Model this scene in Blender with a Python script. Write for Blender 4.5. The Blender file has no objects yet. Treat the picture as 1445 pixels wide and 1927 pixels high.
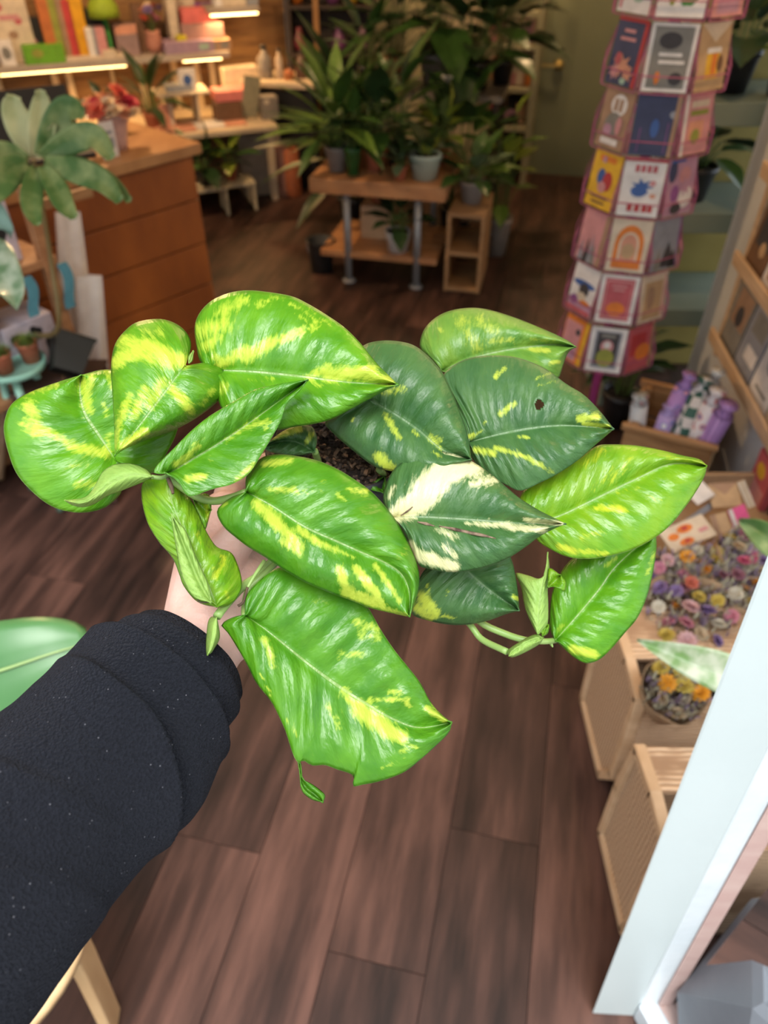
import bpy, bmesh, math, random
from mathutils import Vector, Matrix, Euler, noise as mnoise
R = math.radians
random.seed(7)
S = bpy.context.scene
COL = S.collection
# ------------------------------------------------------------------ camera
W, H, F = 1445.0, 1927.0, 1400.0
CX, CY, PITCH, HC = W/2, H/2, R(41), 1.6
CP, SP = math.cos(PITCH), math.sin(PITCH)
CAM = Vector((0, 0, HC))
cd = bpy.data.cameras.new('camera'); cam = bpy.data.objects.new('camera', cd); COL.objects.link(cam)
cam.location = CAM; cam.rotation_euler = (R(90)-PITCH, 0, 0)
cd.sensor_fit = 'VERTICAL'; cd.sensor_height = 36.0; cd.lens = 36.0*F/H
cd.clip_start = 0.02; cd.clip_end = 200
cd.dof.use_dof = True; cd.dof.focus_distance = 0.48
cd.dof.aperture_fstop = cd.lens/1000.0/0.0040
S.camera = cam
# ------------------------------------------------------------------ light and exposure
wd = bpy.data.worlds.new('overcast'); S.world = wd; wd.use_nodes = True
nt = wd.node_tree; nt.nodes.clear()
wo = nt.nodes.new('ShaderNodeOutputWorld'); bg = nt.nodes.new('ShaderNodeBackground')
bg.inputs['Color'].default_value = (0.86, 0.93, 1.0, 1); bg.inputs['Strength'].default_value = 0.80
nt.links.new(bg.outputs[0], wo.inputs[0])
S.view_settings.view_transform = 'Standard'; S.view_settings.look = 'None'
S.view_settings.gamma = 1.0; S.view_settings.use_curve_mapping = False
S.view_settings.exposure = 1.38
S.cycles.max_bounces = 6; S.cycles.diffuse_bounces = 3; S.cycles.glossy_bounces = 3; S.cycles.transparent_max_bounces = 8
def lamp(name, kind, loc, energy, color, size=0.2, rot=(0,0,0), size_y=None):
    d = bpy.data.lights.new(name, kind); d.energy = energy; d.color = color
    if kind == 'AREA':
        d.size = size
        if size_y: d.shape = 'RECTANGLE'; d.size_y = size_y
    elif kind == 'SUN': d.angle = size
    else: d.shadow_soft_size = size
    o = bpy.data.objects.new(name, d); COL.objects.link(o); o.location = loc; o.rotation_euler = rot
    return o
# hazy daylight from the street behind the camera
lamp('hazy_sun', 'SUN', (0, -3, 6), 1.9, (1.0, 0.98, 0.95), R(34), (R(27), R(3), 0))
# ------------------------------------------------------------------ pixel helpers (photo frame 1445 x 1927)
def ray(px, py):
    x = (px-CX)/F; y = (py-CY)/F
    return Vector((x, CP-y*SP, -SP-y*CP))
def at_d(px, py, d): return CAM + ray(px, py)*d            # camera depth
def at_y(px, py, Y):                                       # world distance ahead
    r = ray(px, py); return CAM + r*(Y/r.y)
def at_z(px, py, z):                                       # world height
    r = ray(px, py); return CAM + r*((z-HC)/r.z)
def tr(ox, oy, sc, pts): return [(ox+x*sc, oy+y*sc) for x, y in pts]
# ------------------------------------------------------------------ material helpers
def nd(nt, t, **kw):
    n = nt.nodes.new(t)
    for k, v in kw.items(): setattr(n, k, v)
    return n
MATS = {}
def mat(name, col, rough=0.6, col2=None, scale=8.0, stretch=(1,1,1), bump=0.0, bscale=60.0, metal=0.0, emit=0.0,
        spec=0.5, sheen=0.0, detail=4.0, contrast=(0.35,0.65), coords='Object', coat=0.0):
    if name in MATS: return MATS[name]
    m = bpy.data.materials.new(name); m.use_nodes = True; nt = m.node_tree; nt.nodes.clear()
    out = nd(nt, 'ShaderNodeOutputMaterial'); b = nd(nt, 'ShaderNodeBsdfPrincipled'); nt.links.new(b.outputs[0], out.inputs[0])
    b.inputs['Roughness'].default_value = rough; b.inputs['Metallic'].default_value = metal
    b.inputs['Specular IOR Level'].default_value = spec
    if sheen: b.inputs['Sheen Weight'].default_value = sheen
    if coat: b.inputs['Coat Weight'].default_value = coat; b.inputs['Coat Roughness'].default_value = 0.15
    tc = nd(nt, 'ShaderNodeTexCoord'); mp = nd(nt, 'ShaderNodeMapping'); mp.inputs['Scale'].default_value = stretch
    nt.links.new(tc.outputs[coords], mp.inputs[0])
    if col2 is None: col2 = tuple(min(1, c*0.86) for c in col)
    n = nd(nt, 'ShaderNodeTexNoise'); n.inputs['Scale'].default_value = scale; n.inputs['Detail'].default_value = detail
    nt.links.new(mp.outputs[0], n.inputs['Vector'])
    rp = nd(nt, 'ShaderNodeValToRGB'); rp.color_ramp.elements[0].position = contrast[0]; rp.color_ramp.elements[1].position = contrast[1]
    rp.color_ramp.elements[0].color = (*col2, 1); rp.color_ramp.elements[1].color = (*col, 1)
    nt.links.new(n.outputs['Fac'], rp.inputs[0]); nt.links.new(rp.outputs[0], b.inputs['Base Color'])
    if emit:
        nt.links.new(rp.outputs[0], b.inputs['Emission Color']); b.inputs['Emission Strength'].default_value = emit
    if bump:
        n2 = nd(nt, 'ShaderNodeTexNoise'); n2.inputs['Scale'].default_value = bscale; n2.inputs['Detail'].default_value = 3
        nt.links.new(mp.outputs[0], n2.inputs['Vector'])
        bp = nd(nt, 'ShaderNodeBump'); bp.inputs['Strength'].default_value = bump; bp.inputs['Distance'].default_value = 0.01
        nt.links.new(n2.outputs['Fac'], bp.inputs['Height']); nt.links.new(bp.outputs[0], b.inputs['Normal'])
    MATS[name] = m
    return m
# ------------------------------------------------------------------ object helpers
ORG = {}
def org(o): return ORG.get(o.name, Vector((0,0,0))) if o else Vector((0,0,0))
def thing(name, label, cat, loc, group=None):
    o = bpy.data.objects.new(name, None); COL.objects.link(o); o.location = loc; o.empty_display_size = 0.05
    ORG[o.name] = Vector(loc); o['label'] = label; o['category'] = cat
    if group: o['group'] = group
    return o
def tag(o, label=None, cat=None, group=None, kind=None):
    if label: o['label'] = label
    if cat: o['category'] = cat
    if group: o['group'] = group
    if kind: o['kind'] = kind
    return o
def mesh(name, V, Fc, m, parent=None, smooth=False, loc=None, bevel=0.0, solid=0.0, subd=0):
    """world-space verts; origin at the parent's origin (or at loc for a top-level mesh)"""
    o0 = org(parent) if parent else (Vector(loc) if loc is not None else Vector((0,0,0)))
    me = bpy.data.meshes.new(name); me.from_pydata([Vector(v)-o0 for v in V], [], Fc); me.update()
    if smooth:
        for p in me.polygons: p.use_smooth = True
    ms = m if isinstance(m, (list, tuple)) else [m]
    for q in ms: me.materials.append(q)
    o = bpy.data.objects.new(name, me); COL.objects.link(o)
    if parent: o.parent = parent
    else: o.location = o0
    ORG[o.name] = o0
    if solid:
        md = o.modifiers.new('solid', 'SOLIDIFY'); md.thickness = solid; md.offset = -1
    if bevel:
        md = o.modifiers.new('bevel', 'BEVEL'); md.width = bevel; md.segments = 2; md.limit_method = 'ANGLE'; md.angle_limit = R(40)
    if subd:
        md = o.modifiers.new('subd', 'SUBSURF'); md.levels = subd; md.render_levels = subd
    return o
BF = [(0,3,2,1),(4,5,6,7),(0,1,5,4),(1,2,6,5),(2,3,7,6),(3,0,4,7)]
def frame(yaw=0, tilt=0, roll=0): return Euler((tilt, roll, yaw)).to_matrix()
def boxv(c, s, rot=None):
    c = Vector(c); hx, hy, hz = s[0]/2, s[1]/2, s[2]/2
    v = [Vector(p) for p in ((-hx,-hy,-hz),(hx,-hy,-hz),(hx,hy,-hz),(-hx,hy,-hz),(-hx,-hy,hz),(hx,-hy,hz),(hx,hy,hz),(-hx,hy,hz))]
    if rot is not None: v = [rot @ p for p in v]
    return [c+p for p in v]
def box(name, c, s, m, parent=None, rot=None, bevel=0.003, loc=None):
    """box centred at c (world)"""
    if parent is None and loc is None: loc = Vector(c)-Vector((0,0,s[2]/2))
    return mesh(name, boxv(c, s, rot), BF, m, parent, bevel=bevel, loc=loc)
class MB:
    def __init__(s): s.V = []; s.F = []
    def add(s, V, F): k = len(s.V); s.V += [Vector(v) for v in V]; s.F += [tuple(i+k for i in f) for f in F]; return s
    def box(s, c, sz, rot=None): return s.add(boxv(c, sz, rot), BF)
    def tube(s, pts, rad, n=8, cap=True): return s.add(*tubev(pts, rad, n, cap))
    def obj(s, name, m, parent=None, **k): return mesh(name, s.V, s.F, m, parent, **k)
def catmull(pts, n):
    P = [Vector(p) for p in pts]
    if len(P) == 2: P = [P[0], (P[0]+P[1])/2, P[1]]
    E = [P[0]*2-P[1]] + P + [P[-1]*2-P[-2]]
    D = []
    for i in range(1, len(E)-2):
        p0, p1, p2, p3 = E[i-1:i+3]
        for k in range(12):
            t = k/12
            D.append(0.5*((2*p1)+(p2-p0)*t+(2*p0-5*p1+4*p2-p3)*t*t+(3*p1-p0-3*p2+p3)*t*t*t))
    D.append(P[-1])
    L = [0]
    for a, b in zip(D, D[1:]): L.append(L[-1]+(b-a).length)
    out = []; j = 0
    for i in range(n+1):
        q = L[-1]*i/n
        while j < len(L)-2 and L[j+1] < q: j += 1
        w = (q-L[j])/max(1e-9, L[j+1]-L[j]); out.append(D[j].lerp(D[j+1], min(1, max(0, w))))
    return out
def tubev(pts, rad, n=8, cap=True, flat=1.0):
    P = [Vector(p) for p in pts]; N = len(P)
    if not isinstance(rad, (list, tuple)): rad = [rad]*N
    V = []; Fc = []; up = None
    for i in range(N):
        t = (P[min(i+1, N-1)]-P[max(i-1, 0)]).normalized()
        if up is None:
            up = Vector((0,0,1)) if abs(t.z) < 0.9 else Vector((1,0,0))
        a = t.cross(up).normalized(); up = a.cross(t).normalized()
        for k in range(n):
            th = 2*math.pi*k/n
            V.append(P[i]+(a*math.cos(th)+up*math.sin(th)*flat)*rad[i])
    for i in range(N-1):
        for k in range(n):
            k2 = (k+1) % n
            Fc.append((i*n+k, i*n+k2, (i+1)*n+k2, (i+1)*n+k))
    if cap:
        Fc.append(tuple(range(n-1, -1, -1))); Fc.append(tuple((N-1)*n+k for k in range(n)))
    return V, Fc
def tube(name, pts, rad, m, parent=None, n=8, smooth=True, res=0, loc=None, flat=1.0):
    if res:
        k = len(pts)
        if isinstance(rad, (list, tuple)):
            rr = [rad[min(k-1, int(i/res*(k-1)))]+(rad[min(k-1, int(i/res*(k-1))+1)]-rad[min(k-1, int(i/res*(k-1)))])*((i/res*(k-1)) % 1) for i in range(res+1)]
        else: rr = rad
        pts = catmull(pts, res); rad = rr
    V, Fc = tubev(pts, rad, n, True, flat)
    if parent is None and loc is None: loc = pts[0]
    return mesh(name, V, Fc, m, parent, smooth=smooth, loc=loc)
def lathev(c, prof, n=24, axis=None):
    """prof: (radius, height) list; axis optional 3x3"""
    c = Vector(c); V = []; Fc = []
    for r, z in prof:
        for k in range(n):
            th = 2*math.pi*k/n; p = Vector((r*math.cos(th), r*math.sin(th), z))
            V.append(c + (axis @ p if axis is not None else p))
    for i in range(len(prof)-1):
        for k in range(n):
            k2 = (k+1) % n; Fc.append((i*n+k, i*n+k2, (i+1)*n+k2, (i+1)*n+k))
    Fc.append(tuple(range(n-1, -1, -1))); Fc.append(tuple((len(prof)-1)*n+k for k in range(n)))
    return V, Fc
def lathe(name, c, prof, m, parent=None, n=24, smooth=True, axis=None, loc=None):
    V, Fc = lathev(c, prof, n, axis)
    if parent is None and loc is None: loc = c
    return mesh(name, V, Fc, m, parent, smooth=smooth, loc=loc)
def potprof(r, h, taper=0.72, rim=True, wall=0.006):
    p = [(r*taper, 0), (r*(taper+(1-taper)*0.8), h*0.8)]
    if rim: p += [(r*0.97, h*0.82), (r*1.02, h*0.83), (r*1.03, h)]
    else: p += [(r, h)]
    return p + [(r-wall, h), (r-wall*1.3, h*0.86), (0.001, h*0.86)]
# ================================================================== setting: floor, walls, shopfront
AX = R(13)
U = Vector((math.sin(AX), math.cos(AX), 0)); V_ = Vector((math.cos(AX), -math.sin(AX), 0))     # along / across the boards
ROT = Matrix(((V_.x, U.x, 0), (V_.y, U.y, 0), (0, 0, 1)))
def uv(a, b, z=0): return V_*a + U*b + Vector((0,0,z))                                     # across, along
def m_plank():
    m = bpy.data.materials.new('dark_plank'); m.use_nodes = True; nt = m.node_tree; nt.nodes.clear()
    out = nd(nt, 'ShaderNodeOutputMaterial'); b = nd(nt, 'ShaderNodeBsdfPrincipled'); nt.links.new(b.outputs[0], out.inputs[0])
    tc = nd(nt, 'ShaderNodeTexCoord'); oi = nd(nt, 'ShaderNodeObjectInfo')
    ad = nd(nt, 'ShaderNodeVectorMath', operation='ADD'); ml = nd(nt, 'ShaderNodeVectorMath', operation='SCALE'); ml.inputs['Scale'].default_value = 40
    cb = nd(nt, 'ShaderNodeCombineXYZ')
    for k in range(3): nt.links.new(oi.outputs['Random'], cb.inputs[k])
    nt.links.new(cb.outputs[0], ml.inputs[0]); nt.links.new(tc.outputs['Object'], ad.inputs[0]); nt.links.new(ml.outputs[0], ad.inputs[1])
    mp = nd(nt, 'ShaderNodeMapping'); mp.inputs['Scale'].default_value = (14, 1.6, 1); nt.links.new(ad.outputs[0], mp.inputs[0])
    n = nd(nt, 'ShaderNodeTexNoise'); n.inputs['Scale'].default_value = 1.6; n.inputs['Detail'].default_value = 6; n.inputs['Roughness'].default_value = 0.6
    nt.links.new(mp.outputs[0], n.inputs['Vector'])
    mp2 = nd(nt, 'ShaderNodeMapping'); mp2.inputs['Scale'].default_value = (5, 2.2, 1); nt.links.new(ad.outputs[0], mp2.inputs[0])
    n2 = nd(nt, 'ShaderNodeTexNoise'); n2.inputs['Scale'].default_value = 1.3; n2.inputs['Detail'].default_value = 2; nt.links.new(mp2.outputs[0], n2.inputs['Vector'])
    mx = nd(nt, 'ShaderNodeMath', operation='MULTIPLY_ADD'); mx.inputs[1].default_value = 0.6; nt.links.new(n.outputs['Fac'], mx.inputs[0])
    m3 = nd(nt, 'ShaderNodeMath', operation='MULTIPLY'); m3.inputs[1].default_value = 0.4; nt.links.new(n2.outputs['Fac'], m3.inputs[0]); nt.links.new(m3.outputs[0], mx.inputs[2])
    m4 = nd(nt, 'ShaderNodeMath', operation='MULTIPLY_ADD'); m4.inputs[1].default_value = 0.14; nt.links.new(oi.outputs['Random'], m4.inputs[0])
    m5 = nd(nt, 'ShaderNodeMath', operation='SUBTRACT'); m5.inputs[1].default_value = 0.07; nt.links.new(mx.outputs[0], m5.inputs[0]); nt.links.new(m5.outputs[0], m4.inputs[2])
    rp = nd(nt, 'ShaderNodeValToRGB'); e = rp.color_ramp.elements
    e[0].position = 0.34; e[0].color = (0.015, 0.008, 0.0065, 1); e[1].position = 0.68; e[1].color = (0.125, 0.061, 0.046, 1)
    k = e.new(0.5); k.color = (0.050, 0.0245, 0.019, 1)
    nt.links.new(m4.outputs[0], rp.inputs[0]); nt.links.new(rp.outputs[0], b.inputs['Base Color'])
    b.inputs['Roughness'].default_value = 0.5; b.inputs['Specular IOR Level'].default_value = 0.3
    bp = nd(nt, 'ShaderNodeBump'); bp.inputs['Strength'].default_value = 0.12; bp.inputs['Distance'].default_value = 0.01
    nt.links.new(n.outputs['Fac'], bp.inputs['Height']); nt.links.new(bp.outputs[0], b.inputs['Normal'])
    return m
M_PLANK = m_plank()
M_DARK = mat('underfloor', (0.015, 0.011, 0.01), 0.9)
fl = mesh('floor', [uv(-4.6, -1.2, -0.012), uv(3.4, -1.2, -0.012), uv(3.4, 6.6, -0.012), uv(-4.6, 6.6, -0.012),
                    uv(-4.6, -1.2, -0.06), uv(3.4, -1.2, -0.06), uv(3.4, 6.6, -0.06), uv(-4.6, 6.6, -0.06)],
          [(0,1,2,3),(7,6,5,4),(0,4,5,1),(1,5,6,2),(2,6,7,3),(3,7,4,0)], M_DARK); fl['kind'] = 'structure'
# board width and phase come from the joints seen beside the sleeve
p0 = at_z(489, 1608, 0); A0 = V_.dot(p0); B0 = U.dot(at_z(420, 1590, 0)); BW = 0.194
pm = bpy.data.meshes.new('plank'); PL = 1.22
g = 0.0016
pm.from_pydata(boxv((0, 0, -0.006), (BW-g, PL-g, 0.012)), [], BF); pm.materials.append(M_PLANK)
JO = {0: U.dot(at_z(420, 1590, 0)), 2: U.dot(at_z(710, 1813, 0)), 3: U.dot(at_z(925, 1574, 0))}
for i in range(-14, 12):
    a = A0 + (i-0.5)*BW
    off = JO.get(i, JO[0] + (i*0.37 % 1)*PL)
    k0 = math.floor((-1.0-off)/PL); k1 = math.ceil((6.0-off)/PL)
    for k in range(k0, k1):
        c = uv(a, off+(k+0.5)*PL, 0)
        if c.y < -0.9 or c.x < -3.4 or c.x > 2.4: continue
        o = bpy.data.objects.new('plank', pm); COL.objects.link(o); o.parent = fl; o.location = c; o.rotation_euler = (0, 0, -AX)
# walls
M_WALL = mat('warm_plaster', (0.42, 0.36, 0.26), 0.85, (0.38, 0.32, 0.23), 3, bump=0.05)
M_WHITE = mat('white_paint', (0.66, 0.67, 0.68), 0.5, (0.60, 0.62, 0.64), 4, bump=0.03)
M_GREEN = mat('sage_green_paint', (0.19, 0.21, 0.13), 0.5, (0.165, 0.185, 0.115), 2.5, bump=0.02)
M_CEIL = mat('ceiling_paint', (0.55, 0.52, 0.47), 0.9)
def slab(name, a, b, z0, z1, th, m, kind='structure', parent=None):
    a = Vector((a[0], a[1], 0)); b = Vector((b[0], b[1], 0)); d = (b-a).normalized(); n = Vector((-d.y, d.x, 0))*th
    V = [a+Vector((0,0,z0)), b+Vector((0,0,z0)), b+n+Vector((0,0,z0)), a+n+Vector((0,0,z0))]
    V += [v+Vector((0,0,z1-z0)) for v in V]
    o = mesh(name, V, BF, m, parent)
    if not parent: o['kind'] = kind
    return o
bl, br = uv(-4.2, 5.55), uv(2.2, 5.55)
slab('wall_back', bl, br, 0, 3.0, 0.1, M_WALL)
RW0 = Vector((1.12, 2.40, 0)); RWd = Vector((math.sin(R(4.5)), math.cos(R(4.5)), 0))
slab('wall_far_right', RW0+Vector((0.28, 0.7, 0)), RW0+Vector((0.28,0.7,0))+U*3.4, 0, 3.0, -0.1, M_WALL)
M_BROWN = mat('brown_board_wall', (0.30,0.16,0.06), 0.7, (0.17,0.085,0.032), 5, (1,1,7))
WLa, WLb = Vector((-3.3, 4.42, 0)), Vector((-0.62, 5.52, 0))
slab('wall_left_back', WLa, WLb, 0, 3.0, 0.1, M_BROWN)
slab('wall_left', Vector((-3.3, -0.2, 0)), WLa, 0, 3.0, 0.1, M_WALL)
slab('wall_right', RW0-RWd*1.85, RW0, 0, 3.0, -0.14, M_WHITE)
slab('wall_right_return', RW0, RW0+Vector((0.30, 0.02, 0)), 0, 3.0, 0.02, M_WHITE)
ce = mesh('ceiling', [uv(-4.4, 0.5, 2.9), uv(2.6, 0.5, 2.9), uv(2.6, 5.8, 2.9), uv(-4.4, 5.8, 2.9), uv(-4.4, 0.5, 3.0), uv(2.6, 0.5, 3.0), uv(2.6, 5.8, 3.0), uv(-4.4, 5.8, 3.0)], BF, M_CEIL); ce['kind'] = 'structure'
hd = mesh('trim_shopfront_header', boxv((1.3, 0.62, 2.48), (4.0, 0.14, 1.02)), BF, M_WHITE); hd['kind'] = 'structure'  # unseen header, underside set low to limit daylight in the shop
pv = mesh('floor_pavement', boxv((0, -6.2, -0.05), (16, 10.4, 0.06)), BF, mat('pavement', (0.46,0.45,0.44), 0.9, (0.38,0.37,0.36), 5, bump=0.2)); pv['kind'] = 'structure'
ob = mesh('wall_unseen_sky_block', boxv((0, -11.0, 6.0), (40, 0.6, 12.0)), BF, mat('sky_block_render', (0.78,0.75,0.70), 0.9, (0.70,0.67,0.62), 6, (1,1,3), bump=0.1)); ob['kind'] = 'structure'  # added unseen wall: blocks low sky and bounces daylight into the shop
hd2 = mesh('trim_window_header', boxv((-2.05, 0.62, 2.82), (2.7, 0.14, 0.34)), BF, M_WHITE); hd2['kind'] = 'structure'  # unseen header, kept higher so more daylight reaches the left side
fr_ = mesh('wall_front_left', boxv((-2.1, 0.62, 0.22), (2.5, 0.14, 0.44)), BF, M_WHITE); fr_['kind'] = 'structure'  # unseen low front wall, added to hold back some daylight
# ================================================================== right side: card spinner, shelves, crates, window frame
WOOD = mat('warm_wood', (0.42,0.24,0.11), 0.55, (0.30,0.16,0.07), 4, (2,2,14), bump=0.06)
PALEWOOD = mat('pale_wood', (0.62,0.44,0.28), 0.5, (0.52,0.35,0.21), 4, (2,2,14), bump=0.04)
PINKWIRE = mat('pink_wire', (0.42,0.11,0.22), 0.4, (0.32,0.07,0.16), 20)
KRAFT = mat('kraft_paper', (0.40,0.27,0.16), 0.8, (0.33,0.21,0.12), 18, bump=0.15, bscale=80)
def flat(name, col, rough=0.7): return mat(name, col, rough, tuple(c*0.8 for c in col), 30)
PC = {'white':(0.74,0.70,0.68),'cream':(0.66,0.55,0.42),'navy':(0.045,0.055,0.12),'red':(0.45,0.04,0.045),'pink':(0.60,0.27,0.28),'peach':(0.65,0.30,0.20),
      'grey':(0.22,0.21,0.19),'dark':(0.05,0.045,0.05),'kraft':(0.50,0.33,0.18),'yellow':(0.72,0.42,0.03),'orange':(0.70,0.20,0.03),'blue':(0.05,0.12,0.36),'purple':(0.25,0.08,0.26),
      'lilac':(0.48,0.26,0.36),'mint':(0.35,0.50,0.40),'green':(0.06,0.22,0.05),'olive':(0.28,0.30,0.05),'rose':(0.50,0.10,0.12),'slate':(0.28,0.29,0.33),'hot':(0.80,0.12,0.33),'teal':(0.03,0.12,0.10),'black':(0.012,0.012,0.014),'brown':(0.16,0.08,0.04),'tan':(0.36,0.22,0.14)}
def pm(c): return flat('print_'+c, PC[c])
def shape(kind, x, y, w, h, n=14):
    if kind == 'r': return [(x-w/2,y-h/2),(x+w/2,y-h/2),(x+w/2,y+h/2),(x-w/2,y+h/2)]
    if kind == 'e': return [(x+w/2*math.cos(2*math.pi*k/n), y+h/2*math.sin(2*math.pi*k/n)) for k in range(n)]
    if kind == 't': return [(x-w/2,y-h/2),(x+w/2,y-h/2),(x,y+h/2)]
    if kind == 'd': return [(x-w/2,y+h/2),(x,y-h/2),(x+w/2,y+h/2)]
    if kind == 'a': return [(x-w/2,y-h/2),(x+w/2,y-h/2)]+[(x+w/2*math.cos(math.pi*k/8), y+h/2-w/2+w/2*math.sin(math.pi*k/8)) for k in range(9)]
    if kind == 's': return [(x+w/2*(1 if k%2==0 else .45)*math.cos(math.pi*k/7), y+h/2*(1 if k%2==0 else .45)*math.sin(math.pi*k/7)) for k in range(14)]
def printed(name, o, ex, ey, nrm, w, h, th, base, shapes, label, cat, group=None, parent=None, extra=None):
    """a stiff printed sheet: body centred at o, ex right, ey up, nrm towards the viewer; flat print raised 0.3 mm"""
    V = [o+ex*(sx*w/2)+ey*(sy*h/2)+nrm*(sz*th/2) for sz in (-1,1) for sx, sy in ((-1,-1),(1,-1),(1,1),(-1,1))]
    b = mesh(name, V, BF, pm(base), parent, loc=o-ey*(h/2))
    if not parent: tag(b, label, cat, group)
    PV = []; PF = []; mats = []; mi = []
    for lay, sh in enumerate(shapes):
        k, x, y, sw, shh, c = sh
        pts = shape(k, x, y, sw, shh); s0 = len(PV)
        PV += [o+ex*(px_*w)+ey*(py_*h)+nrm*(th/2+0.0003+0.00025*lay) for px_, py_ in pts]; PF.append(tuple(range(s0, s0+len(pts))))
        mm = pm(c)
        if mm not in mats: mats.append(mm)
        mi.append(mats.index(mm))
    if PV:
        p = mesh('print', PV, PF, mats, b)
        for q_, i_ in zip(p.data.polygons, mi): q_.material_index = i_
    return b
# ---- spinner
RC = Vector((0.664, 2.02, 0)); toc = Vector((-RC.x, -RC.y, 0)).normalized(); yaw0 = math.atan2(toc.y, toc.x) + R(3)
AP = 0.128
rack = thing('card_spinner', 'tall pink wire spinner rack holding rows of greeting cards', 'display rack', RC)
tube('pole', [RC+Vector((0,0,0.05)), RC+Vector((0,0,1.75))], 0.014, flat('magenta_pole', (0.42,0.06,0.24), 0.4), rack, 12)
bs = MB()
for k in range(4):
    a = yaw0+R(45+90*k); bs.tube([RC+Vector((0,0,0.05)), RC+Vector((math.cos(a)*0.2, math.sin(a)*0.2, 0.02))], 0.012, 8)
bs.obj('base', PINKWIRE, rack)
ROWZ = [1.420, 1.279, 1.144, 1.003, 0.860, 0.714, 0.562]
for zi, z in enumerate(ROWZ):
    for k in range(8):
        if k in (3,4,5): continue
        a = yaw0 + R(45*k); n = Vector((math.cos(a), math.sin(a), 0)); e = Vector((-n.y, n.x, 0)); c = RC + n*AP + Vector((0,0,z))
        w = MB()
        for zz, ww in ((-0.070,0.104),(-0.035,0.106)):
            w.tube([c+e*(-ww/2)+n*0.012+Vector((0,0,zz)), c+e*(ww/2)+n*0.012+Vector((0,0,zz))], 0.0014, 5)
        for s in (-1, 1):
            w.tube([c+e*(s*0.053)+n*0.012+Vector((0,0,-0.070)), c+e*(s*0.053)+n*0.012+Vector((0,0,-0.02)), c+e*(s*0.053)-n*0.012+Vector((0,0,0.055)), c+e*(s*0.053)-n*0.012+Vector((0,0,-0.070))], 0.0014, 5)
        w.tube([c+e*(-0.053)-n*0.012+Vector((0,0,0.055)), c+e*0.053-n*0.012+Vector((0,0,0.055))], 0.0014, 5)
        w.tube([c-n*0.012+Vector((0,0,0.03)), RC+Vector((0,0,z+0.03))], 0.0016, 5)
        w.obj('pocket', PINKWIRE, rack)
    cv = MB(); V8, F8 = lathev(RC+Vector((0,0,z-0.074)), [(0.10,0),(0.108,0.001),(0.108,0.004),(0.02,0.004)], 8); cv.add(V8, F8); cv.obj('tier', flat('plum_tier', (0.16,0.04,0.10), 0.5), rack)
CD = {}
r_, e_, t_, d_, a_, s_ = 'retdas'
CD[0] = [('white', [(e_,.1,-.1,.6,.5,'mint'),(e_,-.1,.25,.4,.3,'lilac'),(r_,-.4,0,.1,.9,'pink')], 'white greeting card with a pale mint flower on top tier'),
         ('white', [(e_,.15,0,.5,.7,'green'),(e_,-.2,-.05,.22,.6,'olive'),(e_,.05,-.15,.2,.4,'green')], 'white greeting card with a green cactus on top tier'),
         ('pink', [(r_,0,-.1,.7,.7,'lilac'),(r_,.1,.3,.3,.2,'peach')], 'plain pink greeting card on top tier of spinner')]
CD[1] = [('navy', [(r_,.44,0,.12,1,'red'),(r_,0,.48,1,.05,'red'),(r_,-.05,.32,.36,.05,'pink'),(r_,-.05,.2,.5,.05,'pink'),(s_,-.05,-.2,.7,.4,'peach'),(s_,-.25,-.3,.4,.3,'pink'),(s_,.2,-.3,.4,.3,'peach'),(e_,.1,-.42,.2,.1,'mint'),(e_,-.2,-.1,.2,.2,'rose')], 'navy card with red edge and peach flowers'),
         ('white', [(r_,0,0,.84,.9,'grey'),(e_,-.05,.25,.5,.25,'dark'),(r_,0,.05,.5,.05,'white'),(r_,.05,-.06,.56,.05,'white'),(e_,-.2,-.3,.12,.2,'orange'),(e_,.2,-.3,.3,.2,'dark')], 'white bordered card with dark grey picture and pale lettering'),
         ('kraft', [(d_,0,.36,1,.28,'cream'),(r_,.0,-.12,.42,.4,'yellow'),(r_,.05,-.1,.16,.3,'orange'),(e_,.25,-.1,.2,.25,'brown'),(r_,0,.1,.46,.08,'white')], 'kraft coloured card with a yellow beer mug')]
CD[2] = [('tan', [(e_,.05,.22,.55,.35,'white'),(r_,-.05,.22,.12,.2,'tan'),(r_,.12,.22,.12,.2,'tan'),(e_,0,-.1,.6,.4,'grey'),(e_,-.15,-.2,.3,.2,'lilac'),(r_,0,-.38,.6,.1,'white'),(e_,.2,-.1,.2,.3,'pink')], 'tan card with a white round face motif'),
         ('navy', [(r_,-.32,-.25,.02,.4,'purple'),(r_,.3,-.2,.02,.5,'purple'),(e_,.38,.18,.2,.12,'slate'),(r_,.44,0,.1,1,'tan'),(e_,0,-.05,.2,.3,'blue')], 'plain dark navy card on third tier'),
         ('pink', [(r_,.05,.32,.6,.1,'cream'),(r_,.05,.18,.6,.08,'olive'),(r_,.0,-.1,.5,.3,'peach'),(e_,0,-.2,.3,.25,'olive'),(r_,-.42,0,.1,1,'white')], 'pale pink card with faint olive lettering')]
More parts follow.
